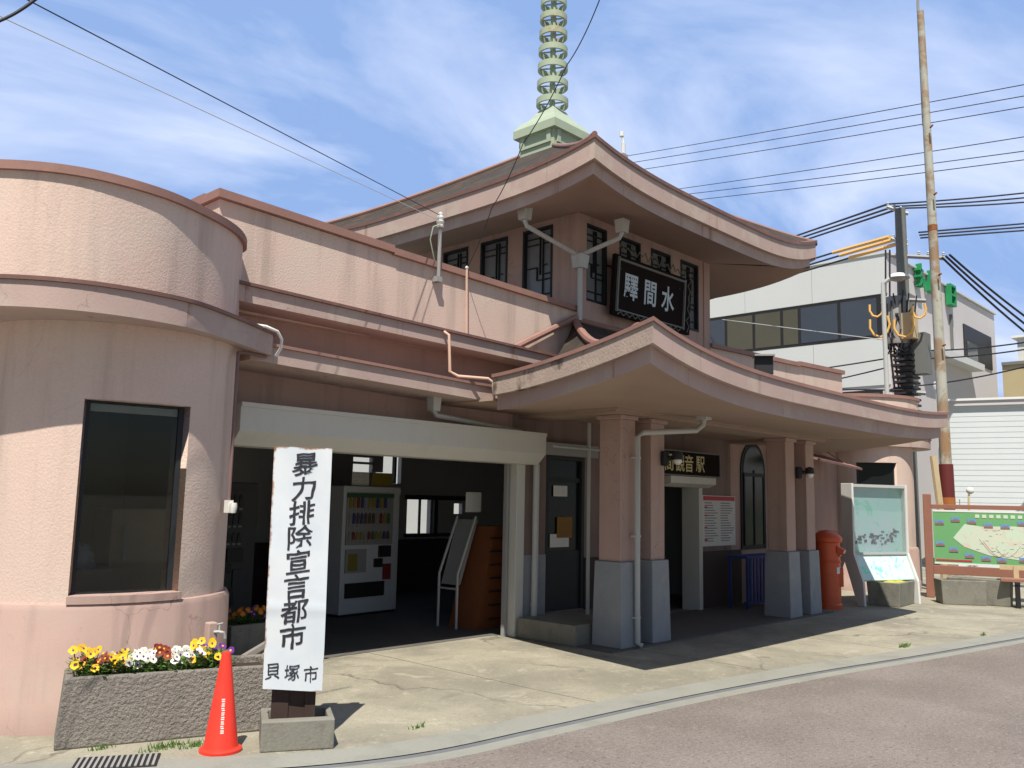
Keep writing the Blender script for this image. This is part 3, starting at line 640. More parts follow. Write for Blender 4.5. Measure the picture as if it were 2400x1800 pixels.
# --- awnings, bands, parapets (left wing, then mirrored to the right wing)
def ramp(x, x0, z0, x1, z1): return z0+(z1-z0)*(x-x0)/(x1-x0)
def wing(mirror):
    X = (lambda mbx: mbx.mirror(XC)) if mirror else (lambda mbx: mbx)
    mb = MB().prism([(3.8, 3.34), (9.06, 3.34), (9.06, 4.20), (5.86, 4.30), (5.86, 4.30), (3.8, 4.37)], 'y', 7.40, 7.60)
    mb.prism([(7.60, 3.34), (10.4, 3.34), (10.4, 4.37), (7.60, 4.37)], 'x', 3.8, 4.0)
    part(X(mb), 'wing_parapet', m_pink)
    mb = MB().prism([(3.76, 4.375), (5.84, 4.305), (5.84, 4.385), (3.76, 4.455)], 'y', 7.345, 7.64)
    mb.prism([(5.84, 4.285), (9.05, 4.20), (9.05, 4.27), (5.84, 4.36)], 'y', 7.345, 7.64)
    mb.prism([(7.64, 4.375), (10.4, 4.375), (10.4, 4.47), (7.64, 4.47)], 'x', 3.76, 4.04)
    part(X(mb), 'parapet_cap', m_cap)
    mb = MB().prism([(3.8, 3.37), (8.9, 3.29), (8.9, 3.42), (3.8, 3.52)], 'y', 7.06, 7.40); part(X(mb), 'cornice_band', m_fascia)
    mb = MB().prism([(3.78, 3.522), (8.9, 3.422), (8.9, 3.45), (3.78, 3.55)], 'y', 7.03, 7.399); part(X(mb), 'band_flashing', m_capd)
    mb = MB().prism([(3.9, 2.82), (6.82, 2.735), (7.4, 2.735), (7.4, 2.895), (6.6, 2.895), (3.9, 2.965)], 'y', 6.86, 7.50); part(X(mb), 'awning', m_fascia)
    mb = MB().prism([(3.9, 2.967), (6.6, 2.897), (7.4, 2.897), (7.4, 2.925), (6.6, 2.925), (3.9, 2.995)], 'y', 6.835, 7.50); part(X(mb), 'awning_flashing', m_cap)
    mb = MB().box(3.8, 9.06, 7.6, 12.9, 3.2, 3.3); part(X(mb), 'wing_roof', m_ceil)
wing(False); wing(True)
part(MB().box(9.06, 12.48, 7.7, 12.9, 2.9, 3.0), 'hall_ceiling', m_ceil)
# --- rounded corner rooms
def corner_room(mirror, win):
    X = (lambda mbx: mbx.mirror(XC)) if mirror else (lambda mbx: mbx)
    c = (2.95, 7.36); Rw = .97
    a0, a1 = win; zb, zt = .90, (2.31 if not mirror else 2.55)
    mb = MB()
    mb.slab_arc(c, Rw-.2, Rw, a1, 12, .80, 2.875, 26); mb.slab_arc(c, Rw-.2, Rw, -180, a0, .80, 2.875, 20)
    mb.slab_arc(c, Rw-.2, Rw, a0, a1, .80, zb, 12); mb.slab_arc(c, Rw-.2, Rw, a0, a1, zt, 2.875, 12)
    mb.box(c[0]-Rw, c[0]-Rw+.2, c[1], 9.6, .80, 2.875)
    part(X(mb), 'round_wall', m_pink, smooth=True)
    mb = MB(); mb.lathe([(Rw+.065, 0), (Rw+.065, .20), (Rw+.055, .215), (Rw+.05, .82), (Rw+.03, .86), (Rw-.05, .875)], (*c, 0), 64, -180, 12)
    mb.box(c[0]-Rw-.05, c[0]-Rw+.2, c[1], 9.6, 0, .86)
    part(X(mb), 'round_plinth', m_pinks, smooth=True)
    # flat glazing set back in the curved wall
    pa = Vector((c[0]+(Rw-.09)*math.cos(R(a0)), c[1]+(Rw-.09)*math.sin(R(a0)), zb)); pb = Vector((c[0]+(Rw-.09)*math.cos(R(a1)), c[1]+(Rw-.09)*math.sin(R(a1)), zb))
    r = (pb-pa); w = r.length; fr = frame(pa, r, (r.y, -r.x, 0)); h = zt-zb
    mb = MB().fbox(fr, -.01, .02, 0, h, -.02, .02).fbox(fr, w-.03, w+.01, 0, h, -.02, .02).fbox(fr, .02, w-.03, 0, .03, -.02, .02).fbox(fr, .02, w-.03, h-.015, h, -.02, .02)
    fo = part(X(mb), 'shop_window', m_lattice); part(X(MB().fbox(fr, .01, w-.02, .02, h-.01, -.005, .005)), 'pane', m_glass if not mirror else m_darkglass, fo)
    mb = MB().slab_arc(c, Rw-.12, Rw+.045, a0, a1, zb-.035, zb+.02, 10); part(X(mb), 'window_sill', m_pinks, fo)
    # canopy ring and drum above
    def outline(pts, ins, back):
        q = interp(pts, 8); q = offs(q, -ins) if ins else q
        return q+[(q[-1][0], back), (q[0][0], back)]
    rim = [(1.52, 9.6), (1.50, 7.5), (1.56, 6.98), (1.80, 6.50), (2.30, 6.19), (2.95, 6.17), (3.48, 6.43), (3.90, 6.70), (4.12, 6.87), (4.16, 7.2)]
    zb2, zt2 = 2.875, 3.06
    part(X(MB().prism(outline(rim, 0, 9.6)[:-1], 'z', zb2, zt2)), 'canopy', m_fascia, smooth=True)
    part(X(MB().prism(outline(rim, -.02, 9.6)[:-1], 'z', zt2+.001, zt2+.03)), 'canopy_flashing', m_capd, smooth=True)
    drum = [(1.45, 9.6), (1.45, 7.6), (1.50, 7.15), (1.80, 6.68), (2.24, 6.40), (2.79, 6.38), (3.28, 6.56), (3.69, 6.82), (3.97, 7.17), (4.02, 7.45)]
    part(X(MB().prism(outline(drum, .03, 9.6)[:-1], 'z', zt2, 3.90)), 'parapet_drum', m_pink, smooth=True)
    part(X(MB().prism(outline(drum, -.005, 9.6)[:-1], 'z', 3.885, 3.95)), 'drum_cap', m_cap, smooth=True)
    if mirror: return
    part(MB().fbox(fr, .02, w-.03, h-.075, h-.02, -.06, -.025), 'roller_blind', m_beige, fo)
    # simple room seen through the glass
    part(MB().box(2.2, 3.95, 9.3, 9.4, 0, 2.76).box(3.93, 3.99, 7.72, 9.3, 0, 2.76).box(2.1, 3.93, 7.0, 9.3, .02, .05), 'room_wall', m_inner)
corner_room(False, (-122.5, -77))
corner_room(True, (-62, -14))
# --- waiting hall interior
mb = MB()
wall_y(mb, 4.0, 14.0, 0, 3.2, 12.5, 12.6, [(9.2, 9.62, 2.08, 2.22), (9.7, 10.28, 1.90, 2.09), (9.86, 10.28, 2.09, 2.42), (9.2, 9.62, 2.26, 2.34), (9.72, 10.28, 1.70, 1.80), (10.45, 11.02, 1.0, 1.62), (11.62, 11.84, 1.36, 1.56)])
mb.box(4.0, 4.1, 7.7, 12.5, 0, 3.2); mb.box(13.9, 14.0, 7.7, 12.5, 0, 3.2)
part(mb, 'hall_wall', m_inner)
part(MB().box(10.05, 10.09, 12.40, 12.48, 1.9, 2.42).box(10.70, 10.735, 12.44, 12.48, .98, 1.64).box(10.38, 11.9, 12.42, 12.48, 1.62, 1.70).box(10.38, 11.9, 12.42, 12.48, .94, 1.0).box(11.05, 11.14, 12.42, 12.48, 1.0, 1.62), 'hall_window_frame', m_lattice)
part(MB().box(4.1, 13.9, 12.36, 12.49, 0, .9), 'hall_dado', m_dark)
part(MB().box(9.3, 9.4, 7.7, 8.5, 0, 2.9), 'hall_partition', m_inner)

# --- downpipes of the building
def hopper(mb, x, y, z, s=.085): mb.hexa([(x-s*.8, y-s*.8, z), (x+s*.8, y-s*.8, z), (x+s*.8, y+s*.8, z), (x-s*.8, y+s*.8, z), (x-s, y-s, z+.18), (x+s, y-s, z+.18), (x+s, y+s, z+.18), (x-s, y+s, z+.18)])
mb = MB(); PXd, PYd = 8.985, 7.30
hopper(mb, 8.10, 7.52, 5.28, .075); hopper(mb, 9.28, 6.82, 5.25, .075)
mb.tube([(8.10, 7.52, 5.28), (8.12, 7.50, 5.20), (PXd-.03, PYd+.02, 4.96), (PXd, PYd, 4.9)], .032, 8); mb.tube([(9.28, 6.82, 5.26), (9.26, 6.85, 5.18), (PXd+.03, PYd-.02, 4.98), (PXd, PYd, 4.92)], .032, 8)
hopper(mb, PXd, PYd, 4.78, .09); mb.tube([(PXd, PYd, 4.80), (PXd, PYd, 4.06)], .037, 10)
part(mb, 'tower_downpipe', m_pvc, smooth=True)
mb = MB(); hopper(mb, 9.28, 5.58, 2.66, .08)
mb.tube([(9.28, 5.58, 2.68), (9.28, 5.6, 2.60), (9.20, 5.64, 2.53), (8.56, 5.97, 2.47), (8.49, 6.0, 2.42), (8.49, 6.0, .06), (8.53, 5.96, .03)], .034, 10)
for z in (2.16, 1.25, .33): mb.box(8.44, 8.54, 5.985, 6.06, z, z+.022)
part(mb, 'porch_downpipe', m_pvc, smooth=True)
mb = MB().tube([(8.28, 7.40, 2.1), (8.28, 7.40, .35), (8.26, 7.40, .04)], .042, 10); mb.lathe([(.05, 0), (.05, .03)], (8.28, 7.4, .36), 10)
mb.tube([(6.35, 7.2, 2.72), (6.35, 7.2, 2.60), (6.40, 7.22, 2.56), (8.0, 7.42, 2.50)], .03, 8); hopper(mb, 6.35, 7.2, 2.6, .06)
part(mb, 'awning_downpipe', m_pvc, smooth=True)
mb = MB().tube([(6.32, 7.05, 3.47), (6.34, 6.98, 3.42), (6.36, 6.97, 3.02), (6.42, 6.9, 2.97), (6.70, 6.72, 2.96), (6.74, 6.68, 2.92), (6.74, 6.66, 2.72)], .017, 8)
part(mb, 'pink_drain_pipe', m_pinkpipe, smooth=True)
mb = MB().tube([(3.84, 6.72, 3.10), (3.92, 6.66, 3.09), (4.02, 6.64, 3.06), (4.08, 6.66, 3.0), (4.10, 6.70, 2.93), (4.08, 6.74, 2.86)], .014, 8); part(mb, 'white_drain_hose', m_lampw, smooth=True)
mb = MB().tube([(4.04, 6.84, 2.86), (3.75, 6.72, 2.85), (3.64, 6.60, 2.82), (3.625, 6.575, 2.76), (3.625, 6.575, 1.60)], .014, 8); part(mb, 'brown_conduit', m_pipebrown, smooth=True)
part(MB().box(3.60, 3.65, 6.545, 6.60, 1.50, 1.60).lathe([(.001, .02), (.03, .02), (.035, -.01), (.025, -.06), (.001, -.065)], (3.64, 6.53, 1.56), 12), 'outlet_lamp', m_lampw, smooth=True)
# poster-side cable pipe
mb = MB().tube([(14.62, 7.42, .0), (14.62, 7.42, 2.7)], .03, 8); mb.box(14.70, 14.74, 7.42, 7.48, 1.9, 2.6); part(mb, 'wall_pipe', m_pipebrown)
# copper side awning on the right wing
mb = MB().hexa([(15.1, 7.5, 2.66), (17.0, 7.5, 2.62), (17.0, 6.75, 2.36), (15.1, 6.75, 2.46), (15.1, 7.5, 2.70), (17.0, 7.5, 2.66), (17.0, 6.74, 2.40), (15.1, 6.74, 2.50)])
mb.tube([(16.7, 6.85, 2.41), (16.5, 7.45, 2.85)], .012, 6); part(mb, 'small_awning', m_cap)

# ------------------------------------------------------------------ signs on the station
# carved station name board on the tower, tilted a little forward, right-to-left lettering
SG = thing('name_board', 'black carved name board with silver characters and zigzag wire ornament on the tower', 'sign', (10.3, 7.1, 4.25))
tilt = .06
fr0 = (Vector((9.62, 7.20, 4.27)), Vector((1, 0, 0)), Vector((0, -tilt, 1)).normalized(), Vector((0, -1, -tilt)).normalized())
SW, SH = 1.78, .80
MB().fbox(fr0, -.03, SW+.16, -.03, SH+.03, -.06, 0).build('board', m_board, SG)
mb = MB()
for a in ((.02, .05, 0.02, SH), (SW-.06, SW-.03, .02, SH), (.05, SW-.06, .035, .055), (.05, SW-.06, SH-.05, SH-.02)): mb.fbox(fr0, *a, 0, .03)
mb.build('inner_frame', m_sigframe, SG)
mb = MB()
def zig(us, vs, close=None): mb.tube([fr0[0]+fr0[1]*a+fr0[2]*b+fr0[3]*.02 for a, b in zip(us, vs)], .009, 6)
zx = [i*.072 for i in range(25)]
zig(zx, [SH+.05+(.09 if i % 2 else .0)+.025*math.sin(i*1.7)+.05*(1-i/24) for i in range(25)])
zig([SW+.05+(.05 if i % 2 else -.01)+.02*math.sin(i*2.1) for i in range(11)], [SH+.10-i*.09 for i in range(11)])
zig([.05+i*.07 for i in range(24)], [.0+(.03 if i % 2 else -.02) for i in range(24)])
mb.build('wire_ornament', m_sigframe, SG)
mb = MB()
for ch, u in (('驛', .36), ('間', .84), ('水', 1.30)): glyphs(mb, ch, fr0, u, .42, .40, off=.018, ext=.006, sxk=.86)
mb.build('lettering', m_silver, SG)
for q in (9.7, 11.2): MB().tube([(q, 7.14, 4.9), (q, 7.42, 5.0)], .012, 6).build('hanger', m_black, SG)
# gilded name board above the entrance
SG = thing('entrance_sign', 'dark board with gilded station name hung over the porch entrance', 'sign', (11.9, 7.16, 2.08))
fr0 = frame((10.40, 7.165, 2.06), (1, 0, 0), (0, -1, 0))
MB().fbox(fr0, 0, 1.98, 0, .375, -.04, 0).build('board', m_board, SG)
mb = MB()
for a in ((0, .022, 0, .375), (1.958, 1.98, 0, .375), (.022, 1.958, 0, .018), (.022, 1.958, .357, .375)): mb.fbox(fr0, *a, 0, .015)
mb.build('inner_frame', m_sigframe, SG)
mb = MB()
for i, ch in enumerate('水間観音駅'): glyphs(mb, ch, fr0, (.24, .53, .82, 1.07, 1.39)[i], .19, .27, off=.012, ext=.004, sxk=.95)
mb.build('lettering', m_gold, SG)
# posters and notices
def sheet(name, label, cat, x0, x1, z0, z1, y, mat, rows=None, head=None, th=.006):
    o = thing(name, label, cat, ((x0+x1)/2, y, z0)); fr = frame((x0, y, z0), (1, 0, 0), (0, -1, 0)); w, h = x1-x0, z1-z0
    MB().fbox(fr, 0, w, 0, h, -th, 0).build('paper_sheet', mat, o)
    if head: MB().fbox(fr, .02*w, .98*w, h*.9, h*.985, .0, .002).build('header_band', m_pred, o)
    if rows:
        mb = MB(); rng = random.Random(hash(name) % 97 if False else len(label))
        for i in range(rows):
            v = h*(.86-.8*i/rows) if head else h*(.9-.8*i/rows)
            for a, b in ((.06, .46), (.54, .95)): 
                e = a+(b-a)*rng.uniform(.5, 1); mb.fbox(fr, a*w, e*w, v-h*.018, v, 0, .0015)
        mb.build('print', m_ptext, o)
    if head:
        mb = MB(); rng = random.Random(4)
        for i in (1, 3, 6, 9): mb.fbox(fr, .05*w, .14*w, h*(.83-.08*i), h*(.86-.08*i), .0015, .003)
        mb.build('red_marks', m_pred, o)
    return o
sheet('fare_poster', 'white timetable poster with a red header beside the porch entrance', 'poster', 12.36, 13.40, .98, 1.79, 7.475, m_paper, 16, True)
sheet('door_notice', 'small white notice taped high on the dark porch door', 'notice', 8.77, 9.05, 1.71, 1.85, 7.53, m_paper, 4)
sheet('kraft_notice', 'brown paper sheet taped low on the dark porch door', 'notice', 8.85, 9.16, 1.17, 1.44, 7.528, m_kraft)
sheet('paper_slip', 'crumpled white paper strip behind brown sheet on the door', 'notice', 8.72, 9.10, 1.05, 1.22, 7.535, m_paper)
# lamps
def wall_lamp(x, y, z, d, label):
    o = thing('wall_lamp', label, 'lamp', (x, y, z), 0, 'porch column lamps')
    d = Vector(d)
    MB().tube([(x, y, z), Vector((x, y, z))+d*.12], .028, 8).lathe([(.001, -.10), (.05, -.09), (.055, 0), (.05, .08), (.001, .09)], (x, y, z), 12).build('bracket', m_black, o, smooth=True)
    c = Vector((x, y, z))+d*.16
    MB().lathe([(.001, .09), (.06, .07), (.075, .0), (.07, -.02)], c, 14).build('shade', m_black, o, smooth=True)
    MB().ball(c+Vector((0, 0, -.03)), .055, 12).build('bulb', m_lampw, o, smooth=True)
wall_lamp(9.14, 6.05, 2.20, (.25, -.97, 0), 'black lamp with white bulb on second column beside entrance sign')
wall_lamp(12.80, 6.05, 2.16, (.6, -.8, 0), 'black lamp with white bulb on third column near arched window')
wall_lamp(11.9, 6.3, 2.17, (-.97, -.25, 0), 'dark lamp on the shaded side of the third column') if False else None
o = thing('spotlight', 'black floodlight standing on the eave of the porch roof', 'floodlight', (8.95, 4.62, 3.0))
fr = frame((8.95, 4.62, 3.15), (.6, -.8, 0), (-.8, -.6, 0))
MB().hexa([fr[0]+fr[1]*a+fr[2]*b+fr[3]*c for a, b, c in ((-.09, -.03, -.07), (.09, -.03, -.07), (.10, -.06, .06), (-.10, -.06, .06), (-.09, .13, -.07), (.09, .13, -.07), (.10, .15, .05), (-.10, .15, .05))]).build('housing', m_black, o, bevel=.008)
MB().fbox(fr, -.11, .11, .145, .165, -.08, .11).build('hood', m_grey, o)
MB().fbox(fr, -.08, -.06, -.12, .02, -.02, .02).fbox(fr, .06, .08, -.12, .02, -.02, .02).fbox(fr, -.09, .09, -.17, -.15, -.04, .04).fbox(fr, -.02, .02, -.16, -.03, -.02, .02).build('bracket', m_black, o)

# insulator post on the wing parapet
o = thing('insulator_post', 'steel stub with white ceramic insulator on the wing parapet', 'insulator', (6.47, 7.36, 4.1))
MB().tube([(6.47, 7.33, 4.12), (6.47, 7.33, 4.74)], .022, 8).box(6.43, 6.51, 7.31, 7.40, 4.10, 4.16).build('post', m_grey, o, smooth=True)
MB().lathe([(.001, 0), (.04, .0), (.045, .02), (.03, .035), (.045, .05), (.048, .07), (.03, .085), (.042, .10), (.044, .12), (.03, .135), (.035, .16), (.001, .185)], (6.47, 7.33, 4.74), 14).build('insulator', m_lampw, o, smooth=True)
MB().tube([(6.45, 7.31, 4.77), (6.32, 7.28, 4.70), (6.30, 7.3, 4.55), (6.42, 7.35, 4.33)], .007, 6).build('lead_wire', m_green, o, smooth=True)
o = thing('conduit_stub', 'thin pinkish conduit running down the parapet beside the insulator', 'conduit', (6.95, 7.36, 3.5))
MB().tube([(6.92, 7.34, 4.34), (6.92, 7.34, 4.24), (6.95, 7.34, 3.47)], .014, 6).build('pipe', m_pinkpipe, o, smooth=True)
MB().ball((6.92, 7.34, 4.36), .022, 8).build('cap', m_lampw, o, smooth=True)
o = thing('antenna_mast', 'thin pale antenna mast rising behind the tower roof', 'antenna', (14.3, 10.55, 0))
p0 = at(1346, 400, 17.8); p1 = at(1343, 285, 17.8)
ROOTM[o.name] = Matrix.Translation((p0.x, p0.y, 3.3)); o.location = (p0.x, p0.y, 3.3)
MB().tube([(p0.x, p0.y, 3.3), (p0.x, p0.y, p1.z-.25)], .045, 8).build('pole', m_whited, o, smooth=True)
MB().tube([(p0.x, p0.y, p1.z-.25), p1], .022, 8).lathe([(.001, -.12), (.05, -.1), (.05, .0), (.001, .02)], p1, 8).build('aerial', m_white, o, smooth=True)
MB().box(p0.x-.09, p0.x+.09, p0.y-.06, p0.y+.06, p1.z-.75, p1.z-.5).build('clamp', m_grey, o)

# ------------------------------------------------------------------ hall contents
m_vend = mk('vending_enamel', (.56, .58, .61), .4, .05, 3, spec=.4); m_vdark = mk('shaded_vending_enamel', (.07, .07, .075), .5)  # m_vdark: dark copy of the enamel, the corner's shade put into its colour
def vending(loc, rz, label, dim=False):
    o = thing('vending_machine', label, 'vending machine', loc, rz, 'vending machines in the waiting hall')
    w, d, h = 1.08, .72, 1.80; L = dict(local=True)
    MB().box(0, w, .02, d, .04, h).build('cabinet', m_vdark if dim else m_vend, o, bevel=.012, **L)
    MB().box(.02, w-.02, .03, d-.02, 0, .04).build('foot', m_black, o, **L)
    MB().box(.05, w-.15, -.004, .019, .98, 1.70).build('display_window', m_vdark if dim else m_grey, o, **L)
    for r, z in enumerate((1.44, 1.22, 1.00)):
        mb = MB(); rng = random.Random(r*5+int(dim)); mb.cur = 0
        for i in range(11):
            x = .10+i*.073; mb.cur = rng.randrange(6); hh = .15 if r < 2 else .11
            mb.lathe([(.001, hh), (.012, hh), (.026, hh-.03), (.026, 0)], (x, -.008, z+.055), 8)
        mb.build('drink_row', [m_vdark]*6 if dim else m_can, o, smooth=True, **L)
        mb = MB()
        for i in range(11): mb.box(.078+i*.073, .122+i*.073, -.02, -.006, z+.012, z+.034)
        mb.build('button_row', m_grey, o, **L)
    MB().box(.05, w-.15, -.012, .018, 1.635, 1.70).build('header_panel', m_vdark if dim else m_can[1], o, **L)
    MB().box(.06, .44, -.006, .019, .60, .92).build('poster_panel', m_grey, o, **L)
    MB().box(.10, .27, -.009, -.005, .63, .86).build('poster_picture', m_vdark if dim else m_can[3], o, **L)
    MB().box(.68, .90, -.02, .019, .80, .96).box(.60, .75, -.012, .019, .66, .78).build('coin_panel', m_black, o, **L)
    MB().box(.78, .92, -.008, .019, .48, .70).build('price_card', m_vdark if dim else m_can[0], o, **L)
    MB().box(.08, .80, -.012, .019, .26, .46).build('dispenser_slot', m_black, o, **L)
    return o
v1 = vending((7.29, 10.06, 0), R(5), 'white drink vending machine with three rows of bottles beside the front board')
vending((5.0, 10.3, 0), R(-2), 'vending machine darkened in colour for shade in the dim corner behind the rounded room', True)
# cardboard sign and packs standing on the machine
sheet('shelf_card', 'yellow printed card standing on top of the vending machine', 'card', 7.85, 8.22, 1.81, 2.0, 10.2, m_can[3])
sheet('notice_card', 'pale printed card propped on vending machine beside yellow one', 'card', 7.50, 7.80, 1.81, 2.0, 10.2, m_paper, 3)
o = thing('leaflet_stand', 'orange wooden leaflet stand with slanted grey pockets by the shutter jamb', 'stand', (8.2, 8.3, 0))
MB().hexa([(7.98, 8.12, 0), (8.52, 8.12, 0), (8.52, 8.62, 0), (7.98, 8.62, 0), (8.30, 8.12, 1.30), (8.52, 8.12, 1.30), (8.52, 8.62, 1.30), (8.30, 8.62, 1.30)]).build('cabinet', m_orangewood, o)
mb = MB()
for i in range(7): mb.box(8.2, 8.50, 8.105, 8.119, .12+i*.17, .14+i*.17)
mb.build('shelf_edge', m_wood, o)
mb = MB().tube([(7.86, 8.70, 0), (7.86, 8.70, .68), (8.16, 8.70, 1.42)], .018, 6).tube([(7.86, 8.35, 0), (7.86, 8.35, .68), (8.16, 8.35, 1.42)], .018, 6).tube([(7.86, 8.35, .5), (7.86, 8.70, .5)], .014, 6)
mb.build('side_frame', m_pvc, o, smooth=True)
MB().hexa([(7.88, 8.37, .55), (7.93, 8.37, .55), (7.93, 8.68, .55), (7.88, 8.68, .55), (8.14, 8.37, 1.38), (8.22, 8.37, 1.38), (8.22, 8.68, 1.38), (8.14, 8.68, 1.38)]).build('leaflet_pocket', m_grey, o)
sheet('hall_notice', 'blank white notice above the leaflet stand', 'notice', 8.02, 8.30, 1.48, 1.74, 8.4, m_paper)
# things seen through the round window
o = thing('wooden_crate', 'brown wooden crate behind the round room window', 'crate', (2.9, 7.5, 0))
MB().box(2.66, 3.12, 7.30, 7.70, .62, 1.03).build('crate_body', m_plank, o, bevel=.01); MB().box(2.68, 3.10, 7.32, 7.68, .05, .62).build('crate_legs', m_wood, o)
o = thing('plastic_bag', 'clear crumpled plastic bag lying on the wooden crate', 'bag', (2.84, 7.5, 1.03))
MB().grid(lambda u, v: (2.84+(.13+.02*math.sin(u*31))*math.cos(u*2*math.pi)*math.sin(v*1.57)+.01*math.sin(v*20+u*9), 7.48+(.13+.02*math.cos(u*25))*math.sin(u*2*math.pi)*math.sin(v*1.57), 1.03+.20*math.cos(v*1.57)+.012*math.sin(u*40)), 24, 8).build('bag_film', m_bagm, o, smooth=True)
o = thing('timber_cabinet', 'dim timber cabinet standing behind the crate in the round room', 'cabinet', (3.5, 8.1, 0))
MB().box(3.25, 3.82, 7.9, 8.3, .05, 1.5).build('cabinet_body', m_plank, o, bevel=.01); MB().box(3.36, 3.40, 7.88, 7.899, 1.05, 1.35).build('handle', m_pvc, o)

# ------------------------------------------------------------------ street things in front
# planters and pansies
def planter(loc, rz, w, d, h, label, mat, group=None, k=.025):
    o = thing('planter', label, 'planter', loc, rz, group); t = .055
    mb = MB()
    ou = [(k, k), (w-k, k), (w-k, d-k), (k, d-k)]; top = [(0, 0), (w, 0), (w, d), (0, d)]; inn = [(t, t), (w-t, t), (w-t, d-t), (t, d-t)]
    vs = [(*p, 0) for p in ou]+[(*p, h) for p in top]+[(*p, h) for p in inn]+[(*p, h-.12) for p in inn]
    fs = [(0, 3, 2, 1)]
    for i in range(4):
        j = (i+1) % 4; fs += [(i, j, 4+j, 4+i), (4+i, 4+j, 8+j, 8+i), (8+i, 8+j, 12+j, 12+i)]
    mb.add(vs, fs); mb.build('concrete_box', mat, o, local=True, bevel=.012)
    MB().box(t, w-t, t, d-t, h-.10, h-.05).build('soil', m_soil, o, local=True)
    return o
P1 = (2.30, 6.13, 0); P1R = R(-20)
planter(P1, P1R, 1.38, .50, .44, 'long pebbly concrete planter of pansies before the rounded wall', m_granite, None, -.03)
planter((4.55, 8.05, 0), R(4), 1.0, .42, .36, 'shaded concrete planter of pansies just inside the shutter opening', m_conc)
def petal_shape(mb, c, ax, ay, n, a, rl, rw, cup):
    d = ax*math.cos(a)+ay*math.sin(a); e = ay*math.cos(a)-ax*math.sin(a); pts = []
    for k in range(7):
        t = math.pi*k/6; pts.append(c+d*(rl*(.5-.5*math.cos(t))+.002)+e*(rw*math.sin(t)*.5)+n*(cup*(.5-.5*math.cos(t))))
    for k in range(5, 0, -1):
        t = math.pi*k/6; pts.append(c+d*(rl*(.5-.5*math.cos(t))+.002)-e*(rw*math.sin(t)*.5)+n*(cup*(.5-.5*math.cos(t))))
    mb.add(pts, [tuple(range(len(pts)))])
def pansy(rng, mat, label, group, nfl=3):
    o = thing('pansy', label, 'pansy', (0, 0, 0), 0, group)
    mb = MB()
    for i in range(60):
        a = rng.uniform(0, 6.28); r = rng.uniform(.0, .085); h = rng.uniform(.0, .135); l = rng.uniform(.025, .05); w = l*.6
        c = Vector((r*math.cos(a), r*math.sin(a), h)); b = a+rng.uniform(-.8, .8); d = Vector((math.cos(b), math.sin(b), rng.uniform(-.2, .9))).normalized(); e = d.cross(Vector((0, 0, 1))).normalized()
        mb.add([c, c+d*l*.5+e*w*.5, c+d*l, c+d*l*.5-e*w*.5], [(0, 1, 2, 3)])
    mb.build('leaves', m_leaf, o, local=True)
    for i in range(nfl):
        a = rng.uniform(0, 6.28); r = rng.uniform(.01, .07); z = rng.uniform(.075, .185); c = Vector((r*math.cos(a), r*math.sin(a), z))
        st_ = MB().tube([(r*.3*math.cos(a), r*.3*math.sin(a), .02), c], .003, 5); 
        so_ = st_.build('stem', m_leaf, o, local=True)
        n = Vector((rng.uniform(-.9, .1), rng.uniform(-1, -.3), rng.uniform(.3, .9))).normalized(); ax = n.cross(Vector((0, 0, 1))).normalized(); ay = ax.cross(n)
        m = MB()
        for k, an in enumerate((1.0, 2.1, 3.5, 5.9, 4.71)): petal_shape(m, c+n*.002*k, ax, ay, n, an, .028, .031, .006)
        m.cur = 1; m.add([c+n*.012+(ax*math.cos(t)+ay*math.sin(t))*.008 for t in [k*1.05 for k in range(6)]], [tuple(range(6))])
        m.build('flower', [mat, m_pur if mat in (m_yel, m_wht) else m_yel], so_, local=True)
    return o
rng = random.Random(11)
KIND = {}
for key, mat, lab in (('y', m_yel, 'yellow pansy blooming in the pebbly planter'), ('w', m_wht, 'white pansy blooming in the pebbly planter'), ('r', m_redp, 'maroon pansy blooming in the pebbly planter'), ('p', m_pur, 'purple pansy at the right end of the pebbly planter')):
    KIND[key] = (mat, lab)
rot = Matrix.Rotation(P1R, 3, 'Z')
seq = 'yyryywwwrwwwyyp'; protos = {}
def put(lx, ly, base, rotm, z, key, lab, grp, mat):
    p = Vector(base)+rotm @ Vector((lx, ly, 0)); kk = (key, grp)
    vlist = protos.setdefault(kk, [])
    if len(vlist) < 4:
        o = pansy(rng, mat, lab, grp, 3); o.location = (p.x, p.y, z); o.rotation_euler = (0, 0, rng.uniform(-.5, .5)); vlist.append(o)
    else: dup(rng.choice(vlist), (p.x, p.y, z), rng.uniform(-.9, .9))
for row, ly in enumerate((.12, .24, .37)):
    for i, ch in enumerate(seq):
        k = ch
        if row == 1 and i % 3 == 0: k = 'w' if 2 < i < 11 else ('r' if i < 3 else 'y')
        if row == 2 and i in (2, 8): k = 'r'
        lx = .10+i*.064+rng.uniform(-.02, .02)
        put(lx, ly+rng.uniform(-.03, .03), P1, rot, .37+(.05 if k == 'y' else 0)*rng.random(), k, KIND[k][1], 'pansies in the pebbly planter', KIND[k][0])
rot2 = Matrix.Rotation(R(4), 3, 'Z')
for i in range(9):
    for ly in (.14, .29):
        k = 'oopop'[rng.randrange(5)] if i < 6 else 'p'
        put(.1+i*.1, ly, (4.55, 8.05, 0), rot2, .30, k, 'orange pansy in the shaded planter inside the opening' if k == 'o' else 'purple pansy in the shaded planter inside the opening', 'pansies in the shaded planter', m_ora if k == 'o' else m_pur)
